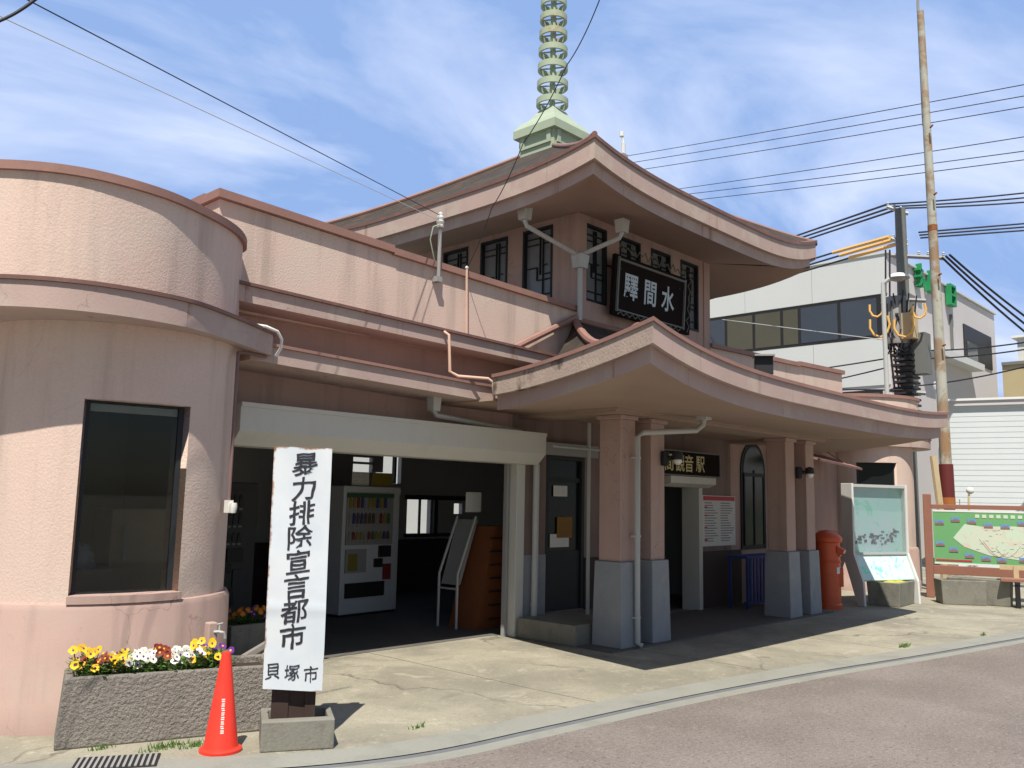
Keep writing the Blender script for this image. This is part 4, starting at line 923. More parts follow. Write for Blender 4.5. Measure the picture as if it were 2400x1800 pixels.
# loose boards leaning between planter and opening
o = tag(MB().tube([(3.62, 6.30, .36), (4.40, 7.05, .36)], .035, 6).build('plank', m_greyplank), 'weathered grey rail lying behind the red cone', 'plank')
o = tag(MB().hexa([(3.62, 6.25, .0), (4.5, 7.0, .0), (4.46, 7.05, .0), (3.58, 6.30, .0), (3.66, 6.28, .33), (4.44, 7.02, .33), (4.40, 7.07, .33), (3.62, 6.33, .33)]).build('plywood_sheet', m_plank), 'pale plywood sheet standing under the grey rail', 'board')
# tap post
o = thing('tap_post', 'short pink tap post with chrome tap before the rounded plinth', 'tap', (3.36, 6.22, 0))
MB().hexa([(3.30, 6.17, 0), (3.40, 6.17, 0), (3.40, 6.27, 0), (3.30, 6.27, 0), (3.315, 6.185, .70), (3.385, 6.185, .70), (3.385, 6.255, .70), (3.315, 6.255, .70)]).build('post', m_pinks, o, bevel=.01)
MB().tube([(3.36, 6.19, .63), (3.38, 6.15, .635), (3.40, 6.11, .63), (3.405, 6.105, .59)], .011, 8).tube([(3.38, 6.15, .635), (3.38, 6.15, .685)], .007, 6).tube([(3.36, 6.15, .69), (3.405, 6.15, .695)], .006, 6).build('tap', m_pvc, o, smooth=True)
# traffic cone
o = thing('traffic_cone', 'tall red plastic traffic cone with a white lettered strip', 'traffic cone', (3.04, 5.42, 0))
MB().lathe([(.001, .0), (.135, 0), (.135, .018), (.128, .024), (.112, .03), (.106, .045), (.031, .60), (.026, .618), (.012, .626), (.001, .627)], (3.04, 5.42, 0), 40).build('cone_body', m_cone, o, smooth=True)
mb = MB(); dirc = Vector((-math.cos(R(62)), -math.sin(R(62)), 0)); side = Vector((dirc.y, -dirc.x, 0))*-1
rg = random.Random(3)
for i in range(8):
    z = .33-i*.027; rr = .106-(.075)*(z-.045)/.555+.002
    for q in range(2):
        u0_ = -.011+rg.uniform(-.002, .002); 
        zz = z-.012*q; r2 = .106-(.075)*(zz-.045)/.555+.0015
        c = Vector((3.04, 5.42, zz))+dirc*r2
        mb.add([c+side*u0_, c+side*(u0_+rg.uniform(.016, .022)), c+side*(u0_+.02)+Vector((0, 0, .008))-dirc*.001, c+side*u0_+Vector((0, 0, .008))-dirc*.001], [(0, 1, 2, 3)])
mb.build('white_strip', m_lampw, o)
# declaration board on its concrete foot
BR = R(-30); bx, by = 3.50, 5.26
o = thing('declaration_board', 'tall white tin board painted with black vertical characters, rusty edged', 'sign', (bx, by, 0), BR)
bw = .395; z0, z1 = .365, 1.985
def tin(u, v):
    x = -.5*bw+bw*u; return (x-.05+.012*(1-v), -.03+.006*math.sin(v*9+u*2)+.004*math.sin(u*7+v*3)+.012*(v-.5)**2-.02*(.5-v)-.006*math.exp(-((v-.33)/.02)**2), z0+(z1-z0)*v-.035*u*(1-v))
mb = MB().grid(tin, 12, 60)
k = len(mb.v); nn = 13*61
mb.add([p+Vector((0, .012, 0)) for p in mb.v[:nn]], [(i*61+j, i*61+j+1, (i+1)*61+j+1, (i+1)*61+j) for i in range(12) for j in range(60)])
rim_i = [i*61 for i in range(13)]+[12*61+j for j in range(1, 61)]+[i*61+60 for i in range(11, -1, -1)]+[j for j in range(59, 0, -1)]
mb.f += [[a, b, b+nn, a+nn] for a, b in zip(rim_i, rim_i[1:]+rim_i[:1])]; mb.mi += [0]*len(rim_i)
mb.build('tin_sheet', m_tin, o, local=True, smooth=True)
mb = MB(); fb = (Vector((-.05, -.041, 0)), Vector((1, 0, 0)), Vector((0, 0, 1)), Vector((0, -1, 0)))
for i, ch in enumerate('暴力排除宣言都市'):
    zc_ = 1.865-.166*i
    glyphs(mb, ch, fb, .02-.004*i, zc_, .172, off=.012, ext=.004, brush=.038, shear=.13, sxk=1.05, seed=i+1)
for p in mb.v:
    v = (p.z-z0)/(z1-z0); u = (p.x+.05+.5*bw)/bw; p.y = tin(u, v)[1]-.0035
mb.build('painted_characters', m_ink, o, local=True)
mb = MB()
for i, ch in enumerate('貝塚市'): glyphs(mb, ch, fb, -.125+.125*i, .475-.012*i, .115, off=.006, ext=.004, brush=.04, shear=.08, sxk=.92, seed=i+20)
for p in mb.v:
    v = (p.z-z0)/(z1-z0); u = (p.x+.05+.5*bw)/bw; p.y = tin(u, v)[1]-.0035
mb.build('small_characters', m_ink, o, local=True)
MB().box(-.17, -.06, .02, .08, .08, 1.95).box(-.059, .05, .03, .07, .08, 1.9).box(.05, .12, .02, .08, .08, 1.92).box(-.22, .12, .014, .03, 1.7, 1.76).box(-.2, .12, .014, .03, .6, .66).build('timber_frame', m_wood, o, local=True)
mb = MB(); W2, D2, H2 = .235, .20, .19
ou = [(-W2, -D2), (W2, -D2), (W2, D2), (-W2, D2)]; inn = [(-W2+.05, -D2+.09), (W2-.04, -D2+.09), (W2-.04, D2-.05), (-W2+.05, D2-.05)]
mb.add([(*p, 0) for p in ou]+[(*p, H2) for p in ou]+[(*p, H2) for p in inn]+[(*p, H2-.1) for p in inn], [(0, 3, 2, 1), (12, 13, 14, 15)]+[q for i in range(4) for q in ((i, (i+1) % 4, 4+(i+1) % 4, 4+i), (4+i, 4+(i+1) % 4, 8+(i+1) % 4, 8+i), (8+i, 8+(i+1) % 4, 12+(i+1) % 4, 12+i))])
mb.build('concrete_foot', m_conc, o, local=True, bevel=.008)
# drain grate and weeds
o = thing('drain_grate', 'dark steel drain grate set in the pavement edge', 'grate', (2.45, 5.6, 0), R(-30))
MB().box(-.24, .24, -.14, .14, .002, .008).build('frame', m_black, o, local=True)
mb = MB()
for i in range(14): mb.box(-.22+i*.033, -.205+i*.033, -.12, .12, .008, .014)
mb.build('bars', m_grey, o, local=True)
mb = MB(); rg = random.Random(5)
def tuft(cx_, cy_, n_, s):
    for i in range(n_):
        a = rg.uniform(0, 6.28); r = rg.uniform(0, s); c = Vector((cx_+r*math.cos(a)*1.8, cy_+r*math.sin(a)*.6, 0)); l = rg.uniform(.02, .06)
        d = Vector((rg.uniform(-.6, .6), rg.uniform(-.6, .6), 1)).normalized(); e = d.cross(Vector((1, .3, 0))).normalized()*.006
        mb.add([c-e, c+e, c+d*l], [(0, 1, 2)])
tuft(2.80, 5.72, 90, .10); tuft(2.98, 5.62, 70, .07); tuft(2.5, 5.95, 30, .05); tuft(11.15, 3.98, 60, .09); tuft(4.35, 5.0, 20, .05); tuft(13.0, 3.62, 20, .05)
w = mb.build('weeds', m_leaf); w['kind'] = 'stuff'; w['label'] = 'small green weeds in pavement cracks'

# ------------------------------------------------------------------ right end of the forecourt
# round pillar post box
o = thing('post_box', 'old round red pillar post box behind the last porch column', 'post box', (14.42, 6.22, 0))
px, py = 14.28, 6.28
MB().lathe([(.001, 0), (.215, 0), (.215, .07), (.195, .09), (.195, 1.06), (.225, 1.08), (.235, 1.12), (.225, 1.15), (.20, 1.19), (.12, 1.25), (.001, 1.27)], (px, py, 0), 32).build('pillar', m_redbox, o, smooth=True)
def onbox(a, z): return frame((px+.19*math.cos(R(a)), py+.19*math.sin(R(a)), z), (-math.sin(R(a)), math.cos(R(a)), 0), (math.cos(R(a)), math.sin(R(a)), 0))
fr = onbox(-75, .92); MB().hexa([fr[0]+fr[1]*a+fr[2]*b+fr[3]*c for a, b, c in ((-.13, -.03, -.03), (.13, -.03, -.03), (.13, -.03, .07), (-.13, -.03, .07), (-.13, .10, -.03), (.13, .10, -.03), (.13, .03, .085), (-.13, .03, .085))]).fbox(fr, -.10, .10, -.075, -.045, -.02, .02).build('mouth_hood', m_redbox, o, bevel=.01)
fr = onbox(-60, .50); MB().fbox(fr, -.11, .11, -.14, .16, -.06, .035).fbox(fr, -.015, .015, .05, .08, .035, .05).build('collection_door', m_redbox, o, bevel=.015)
MB().lathe([(.198, 0), (.208, .01), (.208, .03), (.198, .04)], (px, py, .74), 32).build('belt_ring', m_redbox, o, smooth=True)
MB().fbox(onbox(-100, .62), -.05, .05, -.05, .05, -.01, .01).build('white_plate', m_white, o)
# blue slatted rack under the porch
o = thing('umbrella_rack', 'dark blue slatted rack standing under the arched window', 'rack', (13.9, 7.1, 0))
mb = MB()
for i in range(12): mb.box(12.86+i*.112, 12.92+i*.112, 6.98, 7.0, .12, .80)
mb.build('slats', m_blue, o)
MB().box(12.83, 14.20, 6.96, 7.30, .80, .84).box(12.83, 14.20, 6.985, 7.02, .08, .13).build('rails', m_blue, o)
for x, y in ((12.86, 6.97), (14.17, 6.97), (12.86, 7.28), (14.17, 7.28)): MB().box(x-.02, x+.02, y-.02, y+.02, 0, .80).build('leg', m_blue, o)
# town information board: two kinked side panels, glazed map case, sloping index panel
o = thing('information_board', 'white framed town map case with kinked side panels by the post box', 'information board', (15.72, 5.98, 0), R(-22))
def prof(x, t):
    pts = [(.02, 0), (-.06, 0), (-.06, .28), (-.30, .46), (.0, .86), (.0, 2.06), (.24, 2.06), (.24, .75), (.12, .3)]
    return MB().prism([(-.10, 0), (-.26, 0.0), (-.24, .40), (-.05, .86), (-.05, 2.06), (.20, 2.06), (.20, .82), (.04, .40)], 'x', x, x+t)
prof(-.66, .045).build('side_panel', m_whited, o, local=True, bevel=.006); prof(.62, .045).build('side_panel', m_whited, o, local=True, bevel=.006)
MB().box(-.615, .62, .06, .10, .80, 2.02).build('map_panel', m_townmap, o, local=True)
MB().box(-.615, .62, -.02, -.012, .88, 2.0).build('case_glass', m_caseglass, o, local=True)
MB().box(-.615, .62, -.03, .16, 2.0, 2.05).build('case_rail', m_pvc, o, local=True); MB().box(-.615, .62, -.03, .06, .84, .88).build('case_rail', m_pvc, o, local=True)
MB().hexa([(-.615, -.17, .42), (.62, -.17, .42), (.62, -.14, .40), (-.615, -.14, .40), (-.615, .0, .84), (.62, .0, .84), (.62, .03, .82), (-.615, .03, .82)]).build('index_panel', m_lowmap, o, local=True)
mb = MB(); rg = random.Random(8)
for i in range(60): 
    x = rg.uniform(-.52, .5); z = 1.0+rg.uniform(0, .28)*(.4+.6*(x+.6)); mb.box(x, x+rg.uniform(.03, .08), .052, .059, z, z+rg.uniform(.012, .04))
mb.build('map_print', m_ptext, o, local=True)
# low concrete planters
planter((15.35, 5.52, 0), R(4), 1.15, .55, .40, 'dark low concrete planter with yellow moss under the map case', m_conc, None)
planter((16.55, 5.25, 0), R(-58), .75, .5, .42, 'short weathered concrete planter between map case and long block', m_conc, None)
planter((16.95, 5.28, 0), R(-82), 1.0, .42, .45, 'stained concrete block planter before the green map board', m_conc, None)
o = MB().grid(lambda u, v: (15.42+1.0*u, 5.60+.42*v+.04*u, .37+.05*math.sin(u*3.1)*math.sin(v*3.1)+.015*math.sin(u*37+v*11)), 24, 10).build('moss', mk('yellow_moss', (.42, .42, .08), .95, .3, 12, .3, 60, .8, 50, .02), smooth=True); o['kind'] = 'stuff'; o['label'] = 'yellow green moss in the low planter'
# green sightseeing map on brown posts
ang = math.atan2(-1.50, .42)
o = thing('map_board', 'green sightseeing map board in a brown post frame by the corrugated shed', 'map board', (17.68, 5.80, 0), ang)
L = dict(local=True)
def prect(mb, x0, x1, z0, z1, y0, y1): return mb.box(x0, x1, y0, y1, z0, z1)
for x in (0, 3.0): MB().box(x-.07, x+.07, -.07, .07, 0, 1.93).build('post', m_brownpost, o, bevel=.012, **L)
MB().box(.07, 2.93, -.03, .03, 1.655, 1.735).build('top_rail', m_brownpost, o, bevel=.006, **L)
MB().box(.07, 2.93, -.04, .04, .44, .60).build('bottom_rail', m_brownpost, o, bevel=.006, **L)
# board faces local -y side or +y side whichever looks at the forecourt
MB().box(.09, 2.91, -.02, .02, .66, 1.60).build('panel', m_greenmap, o, **L)
MB().box(.09, 2.91, -.026, .026, 1.60, 1.635).box(.09, 2.91, -.026, .026, .63, .66).build('panel_trim', m_white, o, **L)
mb = MB(); pts = [(.42, 1.12), (.62, 1.38), (.9, 1.34), (1.4, 1.36), (2.2, 1.34), (2.6, 1.2), (2.5, .8), (1.6, .74), (1.0, .82), (.6, .96)]
mb.prism(pts, 'y', -.0245, -.0205); mb.build('map_area', m_maparea, o, **L)
rg = random.Random(21); mb = MB(); mb2 = MB(); mb3 = MB()
spots = [(.2+i*.27, 1.40+.06*math.sin(i*1.3)) for i in range(9)]+[(.2, 1.0), (.42, .90), (.68, .80), (.95, .76), (1.2, .74), (1.55, .76), (1.9, .8), (2.3, .78)]
for i, (x, z) in enumerate(spots):
    if i == 0: PMS = [mk('print_blue', (.14, .32, .62), .5), mk('print_brown', (.30, .16, .12), .5, .4, 14), m_ptext]
    m = MB().box(x-.075, x+.075, -.0275, -.0246, z-.045, z+.045); m.cur = 1; m.box(x-.074, x+.074, -.0285, -.0276, z-.044, z-.005); m.cur = 2; m.box(x-.03, x+.05, -.030, -.0286, z-.02, z+.02)
    m.build('map_photo', PMS, o, **L)
mb = MB()
for i in range(46):
    x = .75+rg.uniform(0, 1.6); z = .88+rg.uniform(0, .42); mb.box(x, x+rg.uniform(.02, .07), -.0265, -.0246, z, z+.008)
mb.build('map_print', m_ptext, o, **L)
mb = MB()
for i in range(12): mb.box(.8+i*.115, .87+i*.115, -.0265, -.0205, 1.50, 1.56)
mb.build('title_print', m_maparea, o, **L)
MB().box(.12, .72, -.0265, -.0205, .69, .72).build('red_line', m_pred, o, **L)
mb = MB()
for i in range(7): 
    x = .7+rg.uniform(0, 1.6); mb.tube([(x+k*.08, -.026, 1.0+.2*math.sin(x*3+k*.6)) for k in range(6)], .004, 4)
mb.build('map_lines', mk('print_red', (.55, .25, .2), .5), o, **L)
# bench before the map board
o = thing('bench', 'brown slatted bench at the right edge before the map board', 'bench', (17.3, 4.4, 0), ang)
for k in range(3): MB().box(-.1, 1.9, -.36+k*.13, -.25+k*.13, .44, .48).build('seat_slat', m_brownpost, o, **L)
for x in (.15, 1.6):
    MB().box(x-.04, x+.04, -.36, .02, .40, .44).box(x-.035, x+.035, -.34, -.27, 0, .40).box(x-.035, x+.035, -.06, .0, 0, .40).build('leg_frame', m_black, o, **L)
MB().box(-.1, 1.9, .02, .05, .62, .70).box(.11, .19, .0, .03, .40, .70).box(1.56, 1.64, .0, .03, .40, .70).build('back_rail', m_plank, o, **L)
# rounded pale sign at the frame edge
o = thing('rounded_sign', 'pale pinkish rounded sign on a dark post at the right edge', 'sign', tuple(at(2232, 1060, 21.5)[:2])+(0,), R(-35))
MB().prism([(x*.26+.12, 2.12+.29*z) for x, z in [(math.copysign(abs(math.cos(R(a)))**.5, math.cos(R(a))), math.copysign(abs(math.sin(R(a)))**.5, math.sin(R(a)))) for a in range(0, 360, 12)]], 'y', -.03, .03).build('sign_plate', mk('faded_pink', (.62, .42, .45), .5, .06, 3), o, bevel=.02, **L)
MB().tube([(.12, .05, 0), (.12, .05, 1.9)], .03, 8).build('post', m_black, o, smooth=True, **L)
# small lamp behind the map board
o = thing('garden_lamp', 'small globe lamp on a thin post behind the map board', 'lamp', (19.2, 5.5, 0))
MB().tube([(19.2, 5.5, 0), (19.2, 5.5, 1.75), (19.24, 5.5, 1.95)], .022, 8).build('post', m_plank, o, smooth=True)
MB().ball((19.25, 5.48, 2.03), .075, 12).build('globe', m_lampw, o, smooth=True)
MB().tube([(19.2, 5.5, 1.7), (19.17, 5.66, 1.72), (19.17, 5.66, 1.85)], .012, 6).build('side_arm', m_grey, o, smooth=True)

# ------------------------------------------------------------------ poles, buildings and cables behind
# leaning rusty steel pole
def along(a, b, t): return a+(b-a)*t
b0, b1, b2 = at(2052, 1120, 20), at(2002, 300, 20), at(1988, 25, 20)
b0 = Vector((b0.x, b0.y, 0))
o = thing('steel_pole', 'tall weathered steel pole with rust bands leaning behind the porch eave', 'pole', b0)
kk = [0, .12, .25, .36, .5, .62, .74, .86, 1]
MB().tube([along(b0, b2, t) for t in kk], [.125-.055*t for t in kk], 16).build('shaft', m_pole, o, smooth=True)
for t in (.60,): MB().tube([along(b0, b2, t), along(b0, b2, t+.01)], .130-.055*t, 16).build('rust_band', m_rust, o, smooth=True)
MB().tube([along(b0, b2, .150), along(b0, b2, .205)], .135, 16).build('maroon_sleeve', mk('maroon_paint', (.13, .025, .025), .6), o, smooth=True)
MB().tube([along(b0, b2, .132), along(b0, b2, .151)], .139, 16).build('orange_rust_sleeve', mk('orange_rust', (.36, .13, .04), .8, .25, 8), o, smooth=True)
MB().tube([b2+Vector((.05, .05, -2.6)), b2+Vector((.05, .06, .2)), at(1983, -60, 20)], .03, 8).build('top_rod', m_grey, o, smooth=True)
mb = MB()
for t in (.40, .52, .66, .78): mb.tube([along(b0, b2, t)-Vector((.1, .1, 0)), along(b0, b2, t)-Vector((.2, .18, 0))], .02, 6)
mb.build('step_bolts', m_rust, o)
# prop beside it
q0, q1 = at(2034, 1120, 19.6), at(2016, 985, 19.6)
o = tag(MB().tube([(q0.x, q0.y, 0), q0, q1], .07, 8).build('timber_strut', m_plank, smooth=True), 'pale slanting strut leaning on the steel pole foot', 'strut')
# utility pole
u0 = at(1950, 600, 22); ux, uy = u0.x, u0.y
def U(px, py, r=22): return at(px, py, r)
ztop = U(1945, 452).z
o = thing('utility_pole', 'concrete utility pole crowded with transformers and crossarms before the office block', 'utility pole', (ux, uy, 0))
MB().tube([(ux, uy, 0), (ux, uy, ztop)], [.17, .12], 14).build('shaft', m_cpole, o, smooth=True)
def arm(pa, pb, r=.045): return MB().tube([U(*pa), U(*pb)], r, 6)
arm((1916, 447), (1962, 462)).build('crossarm', m_pvc, o); arm((1925, 515), (1960, 530)).build('crossarm', m_pvc, o); arm((1925, 552), (2040, 558), .05).build('crossarm', m_grey, o); arm((1910, 645), (2000, 650), .05).build('crossarm', m_grey, o); arm((1912, 842), (2000, 850), .05).build('crossarm', m_grey, o)
for px_, py_ in ((1918, 447), (1932, 452), (1946, 456), (1930, 517), (1945, 522), (1958, 527), (1985, 553), (2005, 553), (2022, 554), (2038, 555)):
    c = U(px_, py_-6); MB().lathe([(.001, -.04), (.025, -.04), (.035, -.02), (.02, 0), (.035, .02), (.015, .05), (.001, .055)], c, 8).build('insulator', m_pvc, o, smooth=True)
c = U(1937, 690); MB().lathe([(.001, -.62), (.27, -.60), (.28, -.55), (.28, .45), (.25, .52), (.001, .55)], c, 16).build('transformer', m_grey, o, smooth=True)
mb = MB()
for k in range(10): 
    a = k*.628; mb.box(c.x+.29*math.cos(a)-.02, c.x+.29*math.cos(a)+.02, c.y+.29*math.sin(a)-.02, c.y+.29*math.sin(a)+.02, c.z-.5, c.z+.4)
mb.build('cooling_fins', m_cpole, o)
c = U(1978, 735, 22); MB().box(c.x-.12, c.x+.25, c.y-.25, c.y+.2, c.z-.8, c.z+.15).build('switch_box', m_cpole, o)
c = U(1965, 700, 21.8); MB().box(c.x-.15, c.x+.15, c.y-.14, c.y+.14, c.z-.35, c.z+.25).build('meter_box', m_plank, o)
c = U(1940, 598, 21.6); MB().lathe([(.25, -.04), (.24, .0), (.16, .06), (.06, .09), (.001, .095)], c, 20).build('street_lamp', m_white, o, smooth=True); MB().lathe([(.001, -.10), (.11, -.09), (.15, -.04), (.24, -.04)], c, 20).build('lamp_bowl', m_grey, o, smooth=True)
rg = random.Random(9); mb = MB(); mbb = MB()
for k in range(26):
    a = U(1905+rg.uniform(0, 75), 640+rg.uniform(-20, 130), 21.7); b = U(1905+rg.uniform(0, 75), 660+rg.uniform(-20, 130), 21.9); m_ = (a+b)/2-Vector((0, 0, rg.uniform(.1, .5)))
    mb.tube([a, (a+m_)/2-Vector((0, 0, .1)), m_, (b+m_)/2-Vector((0, 0, .06)), b], .016, 5)
mb.build('jumper_cables', m_wire, o, smooth=True)
for px0, py0, s_ in ((1900, 700, 1), (1893, 665, .7), (1952, 700, 1), (1985, 668, .7)):
    pts = [U(px0+s_*22*math.cos(t*.7), py0+s_*28*math.sin(t*.7), 21.55) for t in range(-1, 6)]
    mbb.tube(pts, .026, 6)
mbb.build('yellow_loops', m_yguard, o, smooth=True)
for k in (0, 1):
    MB().tube([U(1921+k*8, 735, 21.9), U(1938+k*10, 890, 21.9)], .025, 6).build('guard_stay', m_rust, o)
mb = MB(); zc0_ = U(1955, 890).z
for k in range(12): 
    z = U(1955, 770).z+k*(-.13); mb.box(ux-.26-.05*(k % 3), ux+.26, uy-.22, uy+.22-.04*(k % 2), z, z+.05)
mb.build('cable_clamps', m_wire, o)
# slim conduit riser beside it
c0, c1 = at(1918, 900, 20.5), at(1908, 640, 20.5)
o = thing('riser_pole', 'slim grey riser pole with a hooked top beside the utility pole', 'pole', (c0.x, c0.y, 0))
MB().tube([(c0.x, c0.y, 0), c0, c1, at(1908, 612, 20.5), at(1922, 602, 20.5)], .05, 10).build('shaft', m_pvc, o, smooth=True)
for dx in (0, 9): MB().tube([at(1913+dx, 540, 20.6), at(1913+dx, 640, 20.6)], .02, 6).build('upright_rod', m_wire, o)
# office block
BX0, BX1, BY0, BY1, BH = 30.5, 43.4, 11.0, 30.0, 10.45
o = thing('office_block', 'pale clad three storey office block with a dark ribbon window', 'office building', (37, 20, 0))
MB().box(BX0, BX1, BY0, BY1, 0, BH).build('wall', m_bgrey, o)
for z0_, z1_ in ((.2, 3.9), (5.85, 7.50), (9.06, BH+.02)):
    mb = MB()
    for k in range(7): mb.box(BX0-.05, BX0-.004, BY0+.02+k*2.72, BY0+.02+k*2.72+2.705, z0_, z1_)
    mb.build('cladding_panel', m_bwhite, o)
MB().box(BX0-.1, BX1+.05, BY0-.1, BY1, BH+.021, BH+.09).build('roof_edge', m_bwhite, o)
MB().box(BX0-.03, BX0-.005, BY0+.25, BY1-.2, 7.52, 9.04).build('ribbon_frame', m_black, o)
ys = [11.35, 12.75, 14.25, 14.95, 16.1, 17.3, 18.9, 20.6, 22.3, 24, 26, 28]
for i, (a, b) in enumerate(zip(ys, ys[1:])):
    MB().box(BX0-.04, BX0-.031, a+.06, b-.06, 7.62, 8.94).build('window', m_bwin2 if i in (2, 3, 4) else m_bwin, o)
MB().box(BX0-.03, BX0-.005, BY0+.3, BY1-.2, 4.1, 5.70).build('lower_ribbon_frame', m_black, o)
for a, b in ((11.4, 13.2), (13.3, 15.2), (15.3, 17.2)): MB().box(BX0-.04, BX0-.031, a, b, 4.2, 5.6).build('window', m_bwin, o)
so_ = MB().box(38.7, 42.6, BY0-.05, BY0-.005, 7.80, 9.30).build('side_window', m_black, o)
MB().box(39.0, 40.4, BY0-.07, BY0-.051, 7.9, 8.6).build('pane', m_bwin, so_)
MB().box(32.3, 33.0, BY0-.06, BY0-.005, 6.0, 9.4).build('side_recess', m_cpole, o); MB().box(37.0, 37.1, BY0-.1, BY0-.005, 8.0, 9.4).build('drain_pipe', m_cpole, o)
MB().box(33.2, 39.5, BY0-.55, BY0-.005, 7.35, 7.62).build('side_ledge', m_bwhite, o)
mb = MB()
frs = frame((0, BY0-.06, 0), (1, 0, 0), (0, -1, 0))
# three-dimensional green letters on the side wall, partly hidden by the pole
def gb(x, z, bars):
    mb = MB()
    for a, b, c, d in bars: mb.fbox(frs, x+a*.85, x+b*.85, z+c*.85, z+d*.85, 0, .2)
    mb.build('green_letter', m_gsign, o)
gb(33.0, 9.80, [(.18, .28, 0, 1.0), (-.05, .5, .66, .76), (.1, .6, 0, .10), (.52, .6, .10, .42), (-.05, .4, .36, .45)])
gb(34.1, 9.80, [(.30, .40, .1, 1.0), (.40, .75, .62, .72), (0, .75, 0, .10), (0, .10, .10, .42), (.65, .75, .10, .32)])
gb(36.5, 9.70, [(0, .11, 0, 1.0), (.69, .80, 0, 1.0), (.11, .69, .89, 1.0), (.11, .69, .45, .54), (.11, .69, 0, .10)])
for px_, py_ in ((2035, 770), (2058, 788), (2225, 640)): pass
for x in (30.6, 31.4): MB().tube([(BX0-2.0, 8.9+(x-30.6), 0), (BX0-2.0, 8.9+(x-30.6), 5.4)], .06, 8).lathe([(.10, -.15), (.13, 0), (.1, .1), (.001, .14)], (BX0-2.0, 8.9+(x-30.6), 5.45), 10).build('vent_pipe', m_white, o, smooth=True)
# office block behind at the far right
o = thing('ochre_building', 'ochre building with a white rooftop hut at the far right', 'building', (48, 8, 0))
MB().box(43.9, 54, -2, 10.9, 0, 8.3).build('wall', m_yellowb, o); MB().box(44.6, 53, -1, 10.4, 8.3, 9.5).build('rooftop_hut', m_bwhite, o); MB().box(44.4, 53.2, -1.2, 10.6, 9.5, 9.6).build('hut_roof', m_white, o)
MB().box(43.8, 43.899, 1, 10.0, 6.3, 6.9).build('window', m_black, o); MB().box(43.8, 43.899, 2, 10.0, 3.0, 4.6).build('window', m_black, o)
MB().box(43.8, 43.88, -2, 10.9, 8.18, 8.32).build('roof_edge', m_cpole, o)
# white shed with lap siding
sa = Vector((24.88, 7.62, 0)); sd = Vector((.46, -1.73, 0)).normalized(); sn = Vector((-sd.y*-1, sd.x*-1, 0)); sn = Vector((sd.y, -sd.x, 0))
if sn.dot(-sa) < 0: sn = -sn
o = thing('lap_siding_shed', 'white shed clad in horizontal lap boards behind the map board', 'shed', sa, math.atan2(sd.y, sd.x))
fs_ = (sa, sd, Vector((0, 0, 1)), sn)
MB().fbox(fs_, 0, 12, 0, 4.36, -5, -.04).build('wall', m_shed, o)
mb = MB()
for k in range(31):
    z = k*.141
    P_ = lambda a, b, c: fs_[0]+fs_[1]*a+fs_[2]*b+fs_[3]*c
    mb.hexa([P_(0, z, -.03), P_(12, z, -.03), P_(12, z, .006), P_(0, z, .006), P_(0, z+.1405, -.03), P_(12, z+.1405, -.03), P_(12, z+.1405, .0), P_(0, z+.1405, .0)])
mb.build('lap_boards', m_shed, o)
MB().fbox(fs_, -.08, 12, 4.37, 4.50, -5, .10).build('roof_fascia', m_bgrey, o); MB().fbox(fs_, -.12, 12, 4.501, 4.56, -5, .14).build('roof_sheet', m_white, o)
# wall and platform seen through the hall windows
o = tag(MB().box(4, 24, 19.0, 19.2, 0, 3.6).build('platform_fence', m_bwhite), 'pale platform wall seen through the hall windows', 'wall')
# ---- cables
def cable(pts, r, label, name='power_line', group=None, sag=0, seg=14, mat=None):
    P = []
    for a, b in zip(pts, pts[1:]):
        for k in range(seg):
            t = k/seg; P.append(a+(b-a)*t-Vector((0, 0, sag*4*t*(1-t))))
    P.append(pts[-1])
    o = MB().tube(P, r, 5).build(name, mat or m_wire)
    return tag(o, label, 'cable', group)
G1 = 'thin feeder lines crossing behind the tower roof'
for (x0, y0, x1, y1) in ((1365, 330, 2260, 168), (1372, 345, 2260, 193), (1380, 362, 2260, 217), (1450, 405, 2260, 282), (1468, 416, 2260, 314), (1490, 428, 2260, 333)):
    a, b = at(x0-260, y0+(y0-y1)*-.0+48, 34), at(x1, y1, 24); a = at(x0, y0, 34); a2 = a+(a-b)*.6
    cable([a2, b+(b-a)*.35], .013, 'thin dark feeder line running from behind the tower roof to the right', group=G1, sag=.12)
G2 = 'thick cables meeting at the utility pole top'
for i, (x0, y0, x1, y1) in enumerate(((1690, 520, 1918, 441), (1712, 520, 1932, 446), (1735, 520, 1946, 450))):
    a, b = at(x0, y0, 27), at(x1, y1, 22); cable([a+(a-b)*.5, b], .028, 'thick cable climbing leftward span to the utility pole top', group=G2)
    c = at(2480, 380+14*i, 30); cable([b, c], .022, 'thick cable from the utility pole top running right', group=G2+' on the right', sag=.1)
G3 = 'yellow sleeved cables below the pole top'
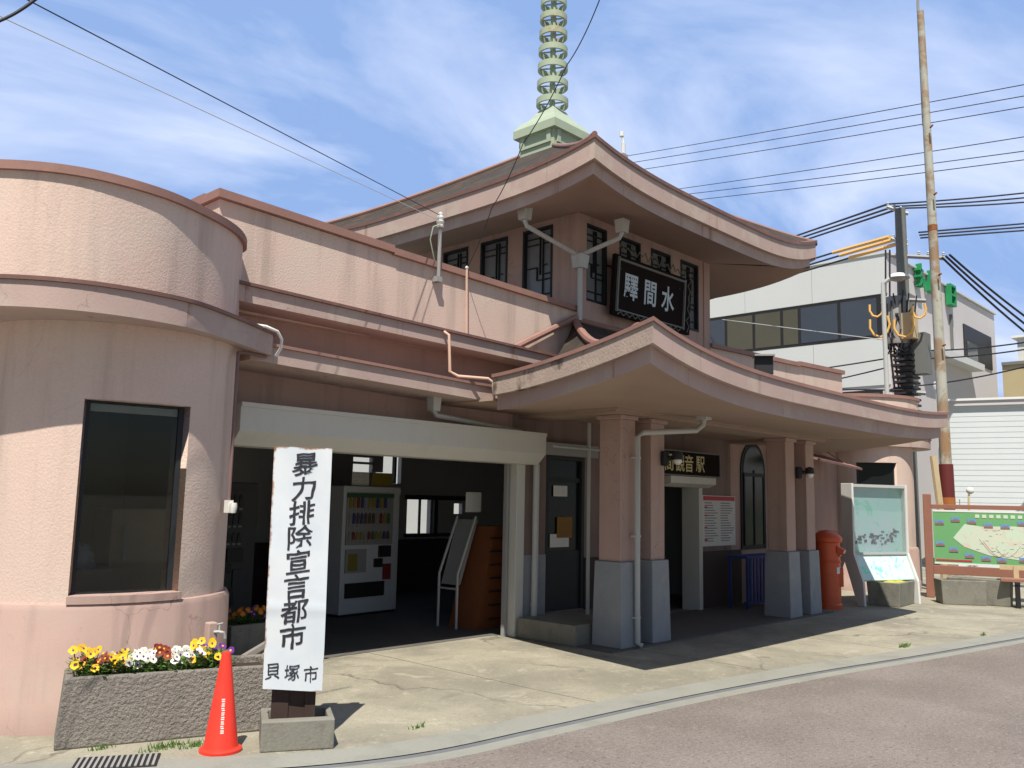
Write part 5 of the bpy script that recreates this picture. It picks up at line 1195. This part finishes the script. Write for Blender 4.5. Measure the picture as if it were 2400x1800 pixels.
for i, (x0, y0, x1, y1, xg, yg) in enumerate(((1530, 628, 1922, 512, 1800, 546), (1545, 632, 1935, 517, 1815, 552), (1560, 636, 1950, 524, 1836, 557))):
    a, b, g = at(x0-60, y0+20, 28), at(x1, y1, 22), at(xg, yg, 23.9)
    cable([a, g], .026, 'dark cable under yellow sleeves passing behind the tower eave', group=G3)
    o = cable([g, b], .05, 'yellow protective sleeve on cable left of the utility pole', 'cable_sleeve', 'yellow cable sleeves', mat=m_yguard)
for i in range(3):
    a, b = at(1985+i*2, 502+6*i, 22), at(2480, 461+9*i, 30); cable([a, b], .022, 'thick cable right of the pole at mid height', group='mid height cables on the right')
for i in range(3):
    a, b = at(2035+8*i, 556-3*i, 21), at(2420, 865-26*i, 26); cable([a, b], .026, 'cable bundle strand falling right from the steel pole', group='falling cable bundle', sag=.2)
for (x0, y0, x1, y1) in ((1540, 812, 1912, 775), (1640, 838, 1912, 795), (1700, 820, 1950, 842), (1960, 775, 2260, 735), (1970, 757, 2260, 720), (1965, 835, 2260, 768)):
    pa, pb = at(x0, y0, 25), at(x1, y1, 21.5)
    cable([pa+(pa-pb)*(.8 if x0 < 1900 else 0), pb+(pb-pa)*(.4 if x1 > 2200 else 0)], .018, 'low service wire strung across the office block front', group='low service wires', sag=.15)
cable([at(1560, 690, 34), at(1915, 735, 21.5)], .012, 'pale thin stay wire crossing the ribbon window', 'stay_wire', mat=m_pvc)
# lines from the upper left to the insulator, and the drop wire past the spire
cable([at(-500, -364, 4.6), at(60, 0, 5.5), Vector((6.47, 7.33, 4.88))], .0045, 'dark wire running from the upper left corner to the insulator post')
cable([at(-500, -215, 4.6), at(10, 40, 5.3), Vector((6.47, 7.30, 4.80))], .0035, 'very thin grey wire beside the dark one toward the insulator post', mat=m_pvc)
cable([at(-200, 130, 5), at(0, 45, 5), at(75, 0, 5), at(140, -60, 5), at(500, -420, 5)], .009, 'thick cable crossing the top left corner of the sky', sag=.01)
cable([at(1470, -460, 6.4), at(1295, 0, 7.4), at(1225, 140, 8.2), at(1130, 310, 9.0), at(1062, 450, 9.6), Vector((6.92, 7.34, 4.36))], .0055, 'drop wire hanging past the spire and tower roof to the conduit', sag=.05)
